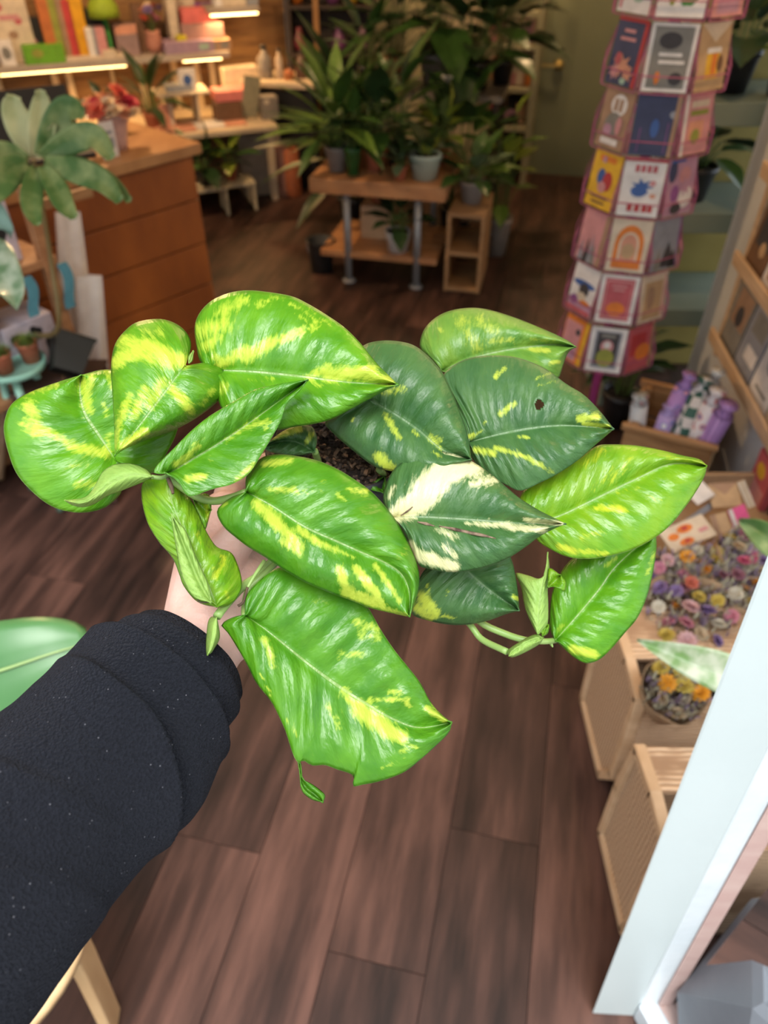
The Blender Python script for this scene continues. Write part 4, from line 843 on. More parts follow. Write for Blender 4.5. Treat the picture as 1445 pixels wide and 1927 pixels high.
# things on the lit shelf: px centre, width, height (m), depth, colour, shapes, label
def goods(name, px, w, h, dp, off, col, label, cat, group, shapes=(), z=SHZ, lean=0.0):
    s = wsp(px, off, z+h/2); c = ws(s, off, z+h/2); t = R(lean); rot = WMx@Euler((0,t,0)).to_matrix()
    zl = abs(math.sin(t))*w/2
    ex = rot@Vector((1,0,0)); ey = rot@Vector((0,0,1))
    V = boxv(c+Vector((0,0,zl)), (w, dp, h), rot); b = mesh(name, V, BF, pm(col) if isinstance(col, str) else col, None, loc=c-Vector((0,0,h/2)), bevel=0.003); tag(b, label, cat, group)
    if shapes:
        PV = []; PF = []; mats = []; mi = []
        for lay, (k, x, y, sw, sh, cc) in enumerate(shapes):
            pts = shape(k, x, y, sw, sh); i0 = len(PV); PV += [c+Vector((0,0,zl))+ex*(a*w)+ey*(b_*h)+Wn*(dp/2+0.0006+0.0004*lay) for a, b_ in pts]; PF.append(tuple(range(i0, len(PV))))
            mm = pm(cc)
            if mm not in mats: mats.append(mm)
            mi.append(mats.index(mm))
        p = mesh('print', PV, PF, mats, b)
        for q_, i_ in zip(p.data.polygons, mi): q_.material_index = i_
    return b
BK = 'books and gifts on the lit shelf'
goods('picture_book',22,0.20,0.32,0.03,0.16,'cream','large cream patterned book at the left end of lit shelf','book',BK,[(e_,-.2,.3,.2,.12,'rose'),(e_,.2,.1,.2,.12,'rose'),(e_,0,-.1,.25,.12,'tan'),(e_,.25,-.35,.2,.1,'slate'),(e_,-.25,-.3,.2,.12,'rose'),(r_,0,.15,.5,.08,'pink')])
goods('gift_box',12,0.075,0.12,0.06,0.24,'white','small white box in front of the cream patterned book','box',BK,[(e_,0,0,.6,.5,'grey')])
goods('framed_picture',58,0.13,0.20,0.02,0.14,'black','black frame with a pale figure above the green box','picture',BK,[(a_,.05,-.2,.4,.5,'pink')])
goods('green_box',82,0.21,0.085,0.10,0.23,flat('vivid_green', (0.14,0.38,0.02)),'vivid green box lying on the lit shelf','box',BK,[(e_,-.15,.1,.3,.5,'olive')])
goods('book',88,0.06,0.30,0.18,0.13,flat('rust_spine',(0.50,0.15,0.04)),'rust orange book standing on the lit shelf','book',BK)
goods('book',106,0.05,0.30,0.18,0.13,'olive','olive green book standing beside rust orange one','book',BK)
goods('book',118,0.045,0.30,0.18,0.13,'tan','tan book standing between the olive and red ones','book',BK)
goods('book',131,0.05,0.28,0.18,0.13,flat('red_spine',(0.52,0.05,0.05)),'red book standing beside the yellow one','book',BK)
goods('book',147,0.075,0.30,0.18,0.13,flat('amber_spine',(0.72,0.36,0.01)),'amber yellow book standing on the lit shelf','book',BK)
goods('black_case',178,0.15,0.22,0.10,0.10,'black','black case standing behind the pink and cream books','box',BK)
goods('book',170,0.035,0.15,0.10,0.22,'white','short cream book on the lit shelf','book',BK)
goods('book',180,0.03,0.15,0.10,0.22,'slate','short grey book between cream and pink ones','book',BK)
goods('book',190,0.055,0.15,0.10,0.22,'pink','short pink book on the lit shelf','book',BK)
# green lamp-like toy
lc = ws(wsp(212,0.2,SHZ),0.2,SHZ); tg = thing('green_toy_lamp', 'bright green dome lamp on the lit shelf', 'lamp', lc)
lathe('stand', lc, [(0.04,0),(0.04,0.01),(0.014,0.015),(0.014,0.20),(0.001,0.2)], flat('leaf_green',(0.04,0.24,0.05)), tg, 16); lathe('shade', lc+Vector((0,0,0.19)), [(0.085,0),(0.08,0.05),(0.05,0.10),(0.001,0.115)], flat('lime_green',(0.28,0.40,0.02)), tg, 24)
goods('candle_tin',205,0.07,0.045,0.07,0.26,'cream','small cream tin beside the green lamp','tin',BK)
goods('gift_box',238,0.12,0.15,0.08,0.18,flat('mauve_box',(0.30,0.20,0.20)),'mauve box with peach lid on lit shelf','box',BK,[(r_,0,.35,1,.3,'peach')])
goods('paper_stack',182,0.34,0.02,0.16,0.20,'cream','stack of cream paper lying on the lit shelf','paper',BK)
goods('dark_bottle_box',262,0.06,0.24,0.06,0.14,'brown','dark brown bottle box on the lit shelf','box',BK)
# gift bunch
def vase(px, off, h, r, m, label, cols, seed, z=SHZ, sprd=.06):
    c = ws(wsp(px,off,z+.05),off,z); t = thing('flower_vase', label, 'vase', c); lathe('vase', c, [(r*.7,0),(r,h*.4),(r*.8,h*.85),(r*.9,h),(r*.75,h),(0.001,h*.9)], m, t, 18)
    rd = random.Random(seed); s_ = MB()
    for k, cc in enumerate(cols):
        a = k*2.4; q3 = sprd*math.sqrt((k+.5)/len(cols)); p = c+Vector((q3*math.cos(a), q3*math.sin(a), h+.05+rd.uniform(0,.07))); s_.tube([c+Vector((0,0,h*.8)), p], .0025, 5)
        o = bpy.data.objects.new('blossom', bloom_mesh(cc)); COL.objects.link(o); o.parent = t; o.location = p-c; o.scale = (rd.uniform(.022,.032),)*3; o.rotation_euler = (rd.uniform(-.5,.5)+.3, rd.uniform(-.5,.5), 0)
    s_.obj('stems', STEMG, t); return t
vase(290,0.17,0.11,0.05,flat('rosy_vase',(0.50,0.22,0.16)),'rosy vase of mixed pink flowers on the lit shelf',['pink','blush','purple','red','salmon','pink','creamp','coral','purple'],41)
goods('tall_book',322,0.05,0.30,0.15,0.10,'cream','tall cream book standing behind the rosy vase','book',BK)
goods('yellow_cup',342,0.055,0.085,0.055,0.22,flat('acid_yellow',(0.55,0.48,0.02)),'small acid yellow canister on the lit shelf','canister',BK)
goods('pink_pouch',372,0.20,0.07,0.10,0.15,flat('coral_pink',(0.72,0.17,0.16)),'coral pink pouch on top of the mauve carton','pouch',BK, z=SHZ+0.135)
goods('gift_box',378,0.24,0.075,0.13,0.16,flat('dusty_mauve',(0.36,0.20,0.19)),'dusty mauve carton at right end of lit shelf','box',BK, z=SHZ+0.06)
goods('gift_box',352,0.28,0.06,0.16,0.20,flat('lilac_carton',(0.36,0.24,0.34)),'flat lilac carton lying on the lit shelf','box',BK,[(r_,.3,0,.2,.5,'mint')])
goods('gift_box',405,0.16,0.055,0.14,0.20,'tan','flat tan carton at right end of lit shelf','box',BK,[(r_,-.2,0,.3,.6,'grey'),(r_,.25,0,.3,.6,'grey')])
goods('art_card',350,0.13,0.24,0.012,0.06,'cream','cream art card leaning on the board wall','card',BK,[(e_,0,.2,.4,.3,'tan')])
goods('art_card',388,0.12,0.22,0.012,0.06,'purple','dark purple art card leaning on the board wall','card',BK,[(e_,0,.2,.5,.4,'black')])
# upper short lit shelf
UZ = 0.985; u0, u1 = wsp(392,0.30,UZ), wsp(488,0.30,UZ)
us = thing('lit_corner_shelf', 'short upper shelf with a bright warm light strip', 'shelf', ws((u0+u1)/2,0.15,UZ-.04)); box('shelf_board', ws((u0+u1)/2,0.15,UZ-.012), (u1-u0,0.30,0.024), mat('grey_shelf_board', (0.4,0.34,0.29)), us, WMx)
box('light_strip', ws((u0+u1)/2,0.285,UZ-.033), (u1-u0-.02,0.02,0.008), strip_mat(4.0), us, WMx)
lamp('strip_light', 'AREA', ws((u0+u1)/2,0.25,UZ-.05), 1.0, (1.0,0.58,0.22), u1-u0, (R(-20),0,math.atan2(Wd.y,Wd.x)), 0.02)
goods('gift_box',440,0.17,0.11,0.12,0.17,'cream','cream carton on the short upper shelf','box','cartons on the upper shelf', z=UZ)
goods('gift_box',408,0.06,0.12,0.10,0.17,'white','narrow white carton on the short upper shelf','box','cartons on the upper shelf', z=UZ)
goods('gift_box',470,0.07,0.10,0.10,0.19,'slate','grey carton at right of short upper shelf','box','cartons on the upper shelf', z=UZ)
# low display bench under the lit shelf
BZ = 0.44; q0, q1 = wsp(150,0.62,BZ), wsp(520,0.62,BZ)
bench = thing('display_bench', 'pale display bench along the board wall below the lit shelf', 'bench', ws((q0+q1)/2,0.33,0))
CREAMW = mat('cream_worktop', (0.62,0.50,0.36), 0.5, (0.52,0.41,0.28), 5)
box('bench_top', ws((q0+q1)/2,0.33,BZ-.014), (q1-q0,0.62,0.028), CREAMW, bench, WMx)
for s in (q0+.05,(q0+q1)/2,q1-.04):
    for off in (0.08,0.58): box('leg', ws(s,off,BZ/2-.014), (0.04,0.04,BZ-.028), CREAMW, bench, WMx)
BB = 'display pieces on the low bench'
RIS = goods('display_riser',340,0.30,0.012,0.22,0.36,'cream','cream riser shelf on the low bench','riser',BB, z=BZ+0.16)
for px in (312,368): box('end_panel', ws(wsp(px,.36,BZ+.08),.36,BZ+.08), (0.012,0.20,0.16), pm('cream'), RIS, WMx)
goods('blue_white_tile',352,0.10,0.11,0.02,0.40,'white','small white card with blue motif on cream riser','card',BB,[(e_,0,0,.5,.5,'blue')], z=BZ+0.172)
goods('book_stack',335,0.15,0.03,0.12,0.36,'slate','grey book lying on the cream riser','book',BB, z=BZ+0.172)
goods('gift_box',438,0.20,0.13,0.16,0.28,'cream','cream carton holding coral pink boxes','box',BB, z=BZ)
goods('gift_box',428,0.16,0.10,0.12,0.42,'brown','dark brown box on the low bench','box',BB, z=BZ)
goods('pink_box',432,0.20,0.055,0.15,0.38,flat('coral_box',(0.68,0.20,0.18)),'coral pink box on top of the dark brown box','box',BB, z=BZ+0.105)
goods('gift_box',450,0.22,0.10,0.10,0.18,'cream','pale carton at the back of the low bench','box',BB, z=BZ+0.135)
goods('leaning_panel',472,0.10,0.22,0.012,0.45,flat('grey_olive_panel',(0.26,0.24,0.16)),'grey-olive panel leaning on the low bench','panel',BB, z=BZ, lean=12)
goods('orange_card',315,0.08,0.13,0.02,0.48,'peach','peach card standing on the low bench','card',BB,[(r_,.3,0,.3,1,'cream')], z=BZ)
goods('flat_tray',330,0.22,0.018,0.14,0.52,'peach','flat peach tray on the low bench','tray',BB, z=BZ)
goods('coral_paper',440,0.14,0.012,0.10,0.52,'peach','coral paper lying near bench edge','paper',BB, z=BZ)
goods('notebook',385,0.22,0.014,0.14,0.50,'white','cream notebook lying near bench edge','book',BB, z=BZ)
potted(ws(wsp(290,0.45,BZ),0.45,BZ), 0.05, 0.09, TERRA, 'lance', [GM,GD], 16, 0.22, 0.10, 0.16, 'green palm-like plant on the left part of the low bench', 51)
goods('toy_figure',505,0.10,0.12,0.09,0.46,flat('pewter',(0.22,0.19,0.17)),'dark pewter tin on right end of bench','tin',BB,[(e_,-.2,.3,.3,.2,'cream')], z=BZ)
# things under the bench
def floorbox(px, py, w, h, dp, col, label, name='storage_box', cat='box', yaw=0.35, shapes=()):
    c = at_z(px, py, 0); m_ = pm(col) if isinstance(col, str) else col
    b = box(name, (c.x, c.y+dp/2, h/2), (w, dp, h), m_, None, frame(yaw), bevel=.006); tag(b, label, cat); return b
floorbox(487,368,0.26,0.40,0.22,flat('pale_grey_cloth',(0.34,0.29,0.24)),'pale grey storage bin at right end of the bench','storage_bin')
floorbox(528,372,0.10,0.30,0.12,flat('dusty_rose',(0.34,0.17,0.13)),'dusty rose box beside the pale storage bin')
rl = lathe('orange_roll', at_z(553,368,0), [(0.045,0),(0.05,0.01),(0.05,0.28),(0.042,0.285),(0.001,0.28)], flat('copper_orange',(0.45,0.13,0.05)), None, 18); tag(rl, 'copper orange roll standing on floor by the dark table', 'roll')
for i, (px, py, lb) in enumerate(((393,412,'small white slatted plant riser on the left'),(446,402,'small white slatted plant riser on the right'))):
    c = at_z(px, py, 0)+Vector((0,.10,0)); t = thing('plant_riser', lb, 'plant riser', c, 'white plant risers on the floor'); M3 = frame(R(22))
    box('top', c+Vector((0,0,.158)), (.20,.18,.018), mat('cream_riser', (0.60,0.52,0.36), 0.6), t, M3)
    for sx in (-.088,.088):
        for sy in (-.075,.075): box('leg', c+M3@Vector((sx,sy,.075)), (.018,.018,.15), mat('cream_riser', (0.6,0.52,0.36)), t, M3)
        box('stretcher', c+M3@Vector((sx,0,.02)), (.014,.14,.018), mat('cream_riser', (0.6,0.52,0.36)), t, M3)
c = at_z(438,402,0)+Vector((0.0,.10,.167)); potted(c, 0.04, 0.08, TERRA, 'oval', [GY,GY,GM], 9, 0.16, 0.06, 0.10, 'yellow-green leafed plant in terracotta pot on white riser', 52, stemmy=True)
c = at_z(390,412,0)+Vector((0.0,.10,.167)); potted(c, 0.045, 0.07, BLKPOT, 'oval', [GD,GM], 12, 0.17, 0.08, 0.12, 'dark plant in black pot on the white riser', 53)
# ---- dark table with bottles against the back
TZ = 0.62; tq = at_z(535,150,TZ)+Vector((0,-.06,0)); dt = thing('dark_table', 'dark table with a pale top and bottles in back corner', 'table', (tq.x, tq.y+.15, 0))
box('table_top', (tq.x,tq.y+.15,TZ-.015), (0.46,0.34,0.03), CREAMW, dt, frame(R(-14)))
for sx in (-.2,.2):
    for sy in (-.13,.13): box('leg', Vector((tq.x,tq.y+.15,TZ/2-.015))+frame(R(-14))@Vector((sx,sy,0)), (.04,.04,TZ-.03), BLK, dt, frame(R(-14)))
box('black_panel', (tq.x,tq.y+.02,TZ/2-.02), (0.40,0.012,TZ-.06), BLK, dt, frame(R(-14)))  # black panel filling the space under the table top
def bottle(x, y, z, r, h, m, label, cap=None):
    t = thing('bottle', label, 'bottle', (x,y,z), 'bottles and jars on the dark table'); lathe('body', (x,y,z), [(r*.95,0),(r,.01),(r,h*.62),(r*.4,h*.78),(r*.38,h*.9),(.001,h*.9)], m, t, 16); lathe('cap', (x,y,z+h*.9), [(r*.45,0),(r*.45,h*.1),(.001,h*.1)], cap or BLK, t, 12)
bottle(tq.x-.12,tq.y+.12,TZ,.045,.17,flat('smoke_jar',(.24,.21,.19),.3),'smoky grey jar on the dark table'); bottle(tq.x-.03,tq.y+.10,TZ,.022,.16,flat('ivory_bottle',(.55,.45,.36),.3),'slim ivory bottle on the dark table')
bottle(tq.x+.03,tq.y+.07,TZ,.03,.07,flat('amber_jar',(.42,.12,.03),.3),'low amber jar in front of bottles'); bottle(tq.x+.10,tq.y+.12,TZ,.035,.14,flat('brown_jar',(.12,.06,.04),.3),'dark brown jar at right of the dark table')
# tall dark shelving with small warm ornaments behind
ds = Vector((tq.x+.27, tq.y+.44, 0)); dsh = thing('dark_shelving', 'tall dark shelving with warm ornaments in back corner', 'shelf', ds)
DKW = mat('dark_shelf_wood', (0.035,0.022,0.016), 0.6)
box('back_board', ds+Vector((0,.11,.75)), (.52,.016,1.5), DKW, dsh)
for sx in (-.25,.25): box('side', ds+Vector((sx,0,.75)), (.03,.22,1.5), DKW, dsh)
box('post', ds+Vector((-.08,-.11,.75)), (.035,.02,1.5), mat('amber_post', (0.30,0.15,0.05), 0.5), dsh)
for z in (.70,.95,1.2,1.45): box('shelf_board', ds+Vector((0,0,z)), (.48,.22,.02), DKW, dsh)
rd = random.Random(8)
for i, (sx, z, col, nm) in enumerate(((-.2,.96,'orange','orange'),(.02,.96,'purple','plum'),(.14,.96,'yellow','yellow'),(.24,.96,'rose','rose red'),(-.2,.71,'rose','dark red'),(.05,.71,'purple','purple'),(.2,.71,'lilac','lilac'))):
    p = ds+Vector((sx,-.03,z)); o = lathe('ornament', p, [(.03,0),(.045,.04),(.03,.09),(.018,.11),(.022,.13),(.001,.13)], flat('ornament_'+col, tuple(c*.6 for c in PC[col]), .3), None, 16); tag(o, '%s ornament on the %s tier of dark shelving' % (nm, 'upper' if z > .8 else 'lower'), 'ornament', 'ornaments on dark shelving')
# ---- green door, wall panels, green product shelving on the back wall
door = mesh('door_1', boxv(uv(-0.02,5.515,1.02), (0.86,0.05,2.04), ROT), BF, M_GREEN); door['kind'] = 'structure'
dc = at_z(1165,300,0)
def backx(px, py, b=5.54):      # across coordinate on the back wall plane seen at a pixel
    r = ray(px, py); t = b/ (U.dot(r)); p = CAM+r*t; return V_.dot(p), p.z
x0, zb = backx(1003,318); x1 = x0+0.86; dxm = (x0+x1)/2
door.data.transform(Matrix.Translation(uv(dxm+0.02, 0, 0)))
hx, hz = backx(1052,118)
lathe('handle', uv(hx,5.47,hz), [(0.001,0),(0.03,0.0),(0.03,.012),(.012,.015),(.012,.04),(.001,.04)], mat('brass', (0.55,0.42,0.16), 0.3, metal=.8), door, 14, axis=ROT@Euler((R(90),0,0)).to_matrix())
box('lever', uv(hx-.05,5.43,hz), (.11,.018,.018), mat('brass', (0.55,0.42,0.16)), door, ROT)
for xx in (x0-.04, x1+.04): t_ = box('trim_1' if xx < x1 else 'trim_2', uv(xx,5.51,1.03), (.08,.06,2.06), M_GREEN, None, ROT); t_['kind'] = 'structure'
pa, _ = backx(625,60); pb_, _ = backx(770,60); pn = mesh('trim_3', boxv(uv((pa+pb_)/2,5.53,0.9), (pb_-pa+.2,.03,1.8), ROT), BF, mat('olive_cream_panel', (0.36,0.31,0.18), .7, (.31,.27,.15), 3)); pn['kind'] = 'structure'
df = mesh('trim_4', boxv(uv(pa-.02,5.50,0.9), (.05,.06,1.8), ROT), BF, mat('dark_edge', (0.03,0.028,0.02))); df['kind'] = 'structure'
gx0, _ = backx(905,150,5.2); gx1, _ = backx(1005,150,5.2)
gs = thing('green_shelving', 'pale green shelving with pink and cream products beside the green door', 'shelf', uv((gx0+gx1)/2,5.33,0)); GSH = mat('pale_sage_paint', (0.34,0.33,0.22), .5, (.30,.29,.19), 5)
for xx in (gx0,gx1): 
    for bb in (5.2,5.46): box('upright', uv(xx,bb,.75), (.035,.035,1.5), GSH, gs, ROT)
gz = [backx(960,y,5.2)[1] for y in (20,83,165,238)]
for z in gz: box('shelf_board', uv((gx0+gx1)/2,5.33,z-.014), (gx1-gx0+.03,.29,.028), GSH, gs, ROT)
pk_ = [(.15,1,.12,.10,'pink','blush pink carton'),(.38,1,.10,.14,'cream','cream carton'),(.62,1,.09,.16,'grey','dark grey carton'),(.85,1,.07,.15,'lilac','lilac carton'),(.2,2,.10,.13,'peach','peach carton'),(.45,2,.16,.07,'pink','low pink carton'),(.72,2,.14,.10,'cream','pale cream carton'),(.9,2,.06,.08,'orange','small orange carton'),(.3,3,.12,.10,'rose','rose carton'),(.6,3,.12,.08,'lilac','low lilac carton'),(.85,3,.07,.12,'tan','tan carton'),(.3,0,.12,.09,'cream','cream top carton'),(.7,0,.12,.09,'rose','rose top carton')]
for f, lv, w, h, c, nm in pk_:
    p = uv(gx0+.03+(gx1-gx0-.06)*f,5.32,gz[lv]+h/2); b = box('product_box', p, (w*.8,.1,h), pm(c), None, ROT); tag(b, '%s on %s of the green shelving' % (nm, ['the top shelf','second shelf','third shelf','lowest shelf'][lv]), 'box', 'products on the green shelving')
# ---- plant table in the middle
TT = 0.50; ta, tb = at_z(580,335,TT), at_z(838,354,TT); te = (tb-ta); tw = te.length; te = te.normalized(); tf = Vector((-te.y, te.x, 0)); TM = Matrix(((te.x, tf.x, 0), (te.y, tf.y, 0), (0,0,1)))
def tp(x, y, z): return Vector((ta.x,ta.y,0))+te*x+tf*y+Vector((0,0,z))
TW = mat('plant_table_wood', (0.50,0.25,0.11), 0.5, (0.40,0.18,0.075), 3, (1,10,10)); STEEL = mat('grey_steel_leg', (0.30,0.31,0.33), .4, metal=.4)
ptb = thing('plant_table', 'low wooden plant table with grey steel legs and lower shelf', 'table', tp(tw/2,.28,0))
for k in range(4): box('top_plank', tp(tw/2,.07+.14*k,TT-.033), (tw,.137,.066), TW, ptb, TM)
for k in range(3): box('shelf_plank', tp(tw/2,.10+.15*k,.14), (tw-.06,.147,.03), TW, ptb, TM)
for x in (.17,tw-.13):
    for y in (.04,.50): tube('leg', [tp(x,y,TT-.066), tp(x,y,.0)], .018, STEEL, ptb, 12); lathe('foot', tp(x,y,0), [(.034,0),(.034,.008),(.02,.012),(.001,.012)], STEEL, ptb, 16)
G1 = 'plants on the low table'
potted(tp(.10,.14,TT), .055,.11, GREYPOT, 'lance', [GM,GL], 22, .30,.13,.22,'grassy plant in grey pot on left of the low table',61,G1)
potted(tp(.19,.10,TT), .04,.12, mat('green_glass_pot',(0.03,0.12,0.03),.2), 'lance', [GM], 12, .22,.08,.16,'upright plant in green glass pot on the low table',62,G1)
potted(tp(.28,.18,TT), .05,.09, TERRA, 'oval', [GD,GM], 20, .22,.12,.22,'broad leafed plant in red pot on the low table',63,G1)
potted(tp(.36,.30,TT), .05,.09, BLKPOT, 'lance', [GM,GD], 18, .26,.12,.28,'tall dark plant in black pot at middle of the low table',64,G1)
potted(tp(.42,.08,TT), .035,.06, TERRA, 'oval', GS, 8, .09,.05,.05,'small sage plant in terracotta pot at table front',65,G1)
potted(tp(.53,.12,TT), .075,.11, MINTPOT, 'heart', [GD], 7, .12,.08,.06,'plant in wide pale mint pot at right of table',66,G1)
potted(tp(.10,.38,TT), .05,.10, BLKPOT, 'strap', [GL,GM], 24, .42,.12,.12,'spiky strap leafed plant at back left of low table',67,G1, stemmy=False, lo=.2)
potted(tp(.56,.36,TT), .05,.10, TERRA, 'oval', [GY,GM], 14, .15,.12,.12,'yellow mottled plant at the back right of low table',68,G1)
# lower shelf
potted(tp(.41,.10,.155), .065,.10, WHTPOT, 'oval', [GD], 16, .14,.10,.14,'dark plant in round white pot on lower table shelf',69, rim=False)
bx = box('wooden_box', tp(.27,.30,.155+.08), (.16,.16,.16), PALEWOOD, None, TM); tag(bx, 'plain wooden box on the lower table shelf', 'box')
potted(tp(.26,.30,.317), .04,.05, TERRA, 'oval', [GY,GM], 8, .07,.05,.04,'small yellowish plant on the plain wooden box',70)
bk = tp(.0,.13,0); bu = thing('bucket', 'dark slate bucket on floor at left of the plant table', 'bucket', bk); lathe('shell', bk, [(.055,0),(.07,.16),(.074,.165),(.066,.16),(.05,.01),(.001,.01)], flat('slate_bucket',(.03,.035,.04),.4), bu, 20); tube('handle', [bk+Vector((-.07,0,.16)), bk+Vector((-.05,-.03,.10)), bk+Vector((.05,-.03,.10)), bk+Vector((.07,0,.16))], .003, STEEL, bu, 6, True, 14)
# wooden crate stool on the right of the table
wc = tp(tw+.10,.20,0); PW2 = WOOD; wcr = thing('crate_stool', 'open wooden crate standing on end beside the plant table', 'crate', wc)
for x in (-.08,.08): box('side', wc+te*x+Vector((0,0,.19)), (.018,.34,.38), WOOD, wcr, TM)
for z in (.012,.19,.372): box('board', wc+Vector((0,0,z)), (.146,.34,.018), WOOD, wcr, TM)
for z in (.09,.28): box('back_slat', wc+tf*.165+Vector((0,0,z)), (.146,.012,.10), WOOD, wcr, TM)
potted(wc+Vector((0,0,.382)), .06,.10, GREYPOT, 'oval', [GM,GL,GS], 18, .16,.13,.10,'trailing mixed green plant on the standing crate',71)
# ---- taller plants behind on a high stand
hs0 = tp(.40,.98,0); hst = thing('high_plant_stand', 'high dark plant stand behind the low table', 'plant stand', hs0)
box('top', hs0+Vector((0,0,.70)), (.80,.42,.03), mat('grey_stand_top',(0.22,0.19,0.17),.5), hst, TM)
for x in (-.37,.37):
    for y in (-.18,.18): box('leg', hs0+te*x+tf*y+Vector((0,0,.342)), (.035,.035,.685), DKW, hst, TM)
G2 = 'tall plants on the high stand'
def hp(x, y): return hs0+te*x+tf*y+Vector((0,0,.715))
potted(hp(.02,.0), .09,.15, GREYPOT, 'oval', [GM,GD], 30, .34,.24,.55,'very tall leafy plant at the middle of high stand',81,G2)
potted(hp(.24,-.06), .08,.13, BLKPOT, 'oval', [GD,GM], 24, .34,.22,.32,'broad dark leafed plant on right of high stand',82,G2)
potted(hp(-.20,.04), .07,.12, TERRA, 'lance', [GM,GD], 24, .36,.16,.35,'feathery dark plant on left of high stand',83,G2)
potted(hp(.36,.10), .06,.11, BLKPOT, 'heart', [GD], 20, .20,.18,.42,'dark climbing plant at right end of high stand',84,G2)
potted(hp(-.34,-.08), .05,.09, BLKPOT, 'lance', [GM,GS], 16, .24,.12,.16,'thin leafed plant at left end of high stand',85,G2)
potted(hp(.12,-.15), .045,.08, WHTPOT, 'oval', [GM,GL], 14, .14,.10,.10,'small bright plant in white pot at front of high stand',86,G2)
potted(tp(.62,.62,0), .09,.22, BLKPOT, 'oval', [GM,GD], 24, .26,.20,.50,'bushy floor plant in black pot behind the low table',87)
potted(tp(.02,.72,0), .09,.20, BLKPOT, 'lance', [GM,GD], 26, .40,.20,.50,'arching floor plant in black pot behind the table left',88)
potted(tp(.86,.56,0), .07,.20, GREYPOT, 'oval', [GY,GL], 16, .15,.13,.45,'yellow leafed floor plant right of the low table',89)
# black bag and orange boxes by the back
bgc = at_z(950,345,0); bag = thing('black_bag', 'tall black bag slumped on floor near the green shelving', 'bag', bgc+Vector((0,.1,0)))
Vv, Ff = lathev(bgc+Vector((0,.1,0)), [(.07,0),(.10,.05),(.105,.22),(.085,.36),(.05,.42),(.055,.50),(.001,.52)], 20); Vv = [v+Vector((.10*(v.z)**1.5+.012*mnoise.noise(v*14), .02*mnoise.noise(v*11), 0)) for v in Vv]
mesh('bag_body', Vv, Ff, mat('black_cloth', (0.008,0.008,0.009), .85, bump=.2), bag, smooth=True); tube('strap', [bgc+Vector((.02,.02,.40)), bgc+Vector((-.04,-.02,.3)), bgc+Vector((-.05,-.0,.12)), bgc+Vector((-.02,.02,.05))], .010, mat('black_cloth', (0.008,0.008,0.009)), bag, 8, True, 14)
floorbox(915,342,.16,.22,.16,flat('burnt_amber',(.30,.12,.03)),'amber carton standing beside the black bag',yaw=-.2); floorbox(885,352,.12,.12,.14,'brown','low dark brown carton beside amber one',yaw=.1)
# ---- unseen ceiling lamps, added for warm light in the shop
def pend(x, y, e, label):
    t = thing('unseen_pendant_lamp', label, 'lamp', (x,y,2.2), 'unseen ceiling pendants'); lathe('shade', (x,y,2.2), [(.16,0),(.15,.05),(.05,.16),(.02,.18),(.02,.2),(.001,.2)], flat('enamel_shade',(.5,.45,.4),.4), t, 24); tube('cord', [(x,y,2.40),(x,y,2.9)], .004, BLK, t, 6)
    lathe('bulb', (x,y,2.14), [(.001,0),(.03,.015),(.035,.04),(.02,.075),(.001,.08)], mat('lit_bulb',(1,.75,.45),.5,(1,.75,.45),1,emit=12), t, 14)
    lamp('unseen_pendant_light', 'POINT', (x,y,2.08), e, (1.0,.64,.32), .05)
pend(-1.4,3.6,34,'unseen pendant lamp above the lit wall shelf'); pend(0.2,4.4,8,'unseen pendant lamp above high plant stand'); pend(0.9,4.9,15,'unseen pendant lamp before the green door'); pend(0.75,1.75,7,'unseen pendant lamp above the card spinner')
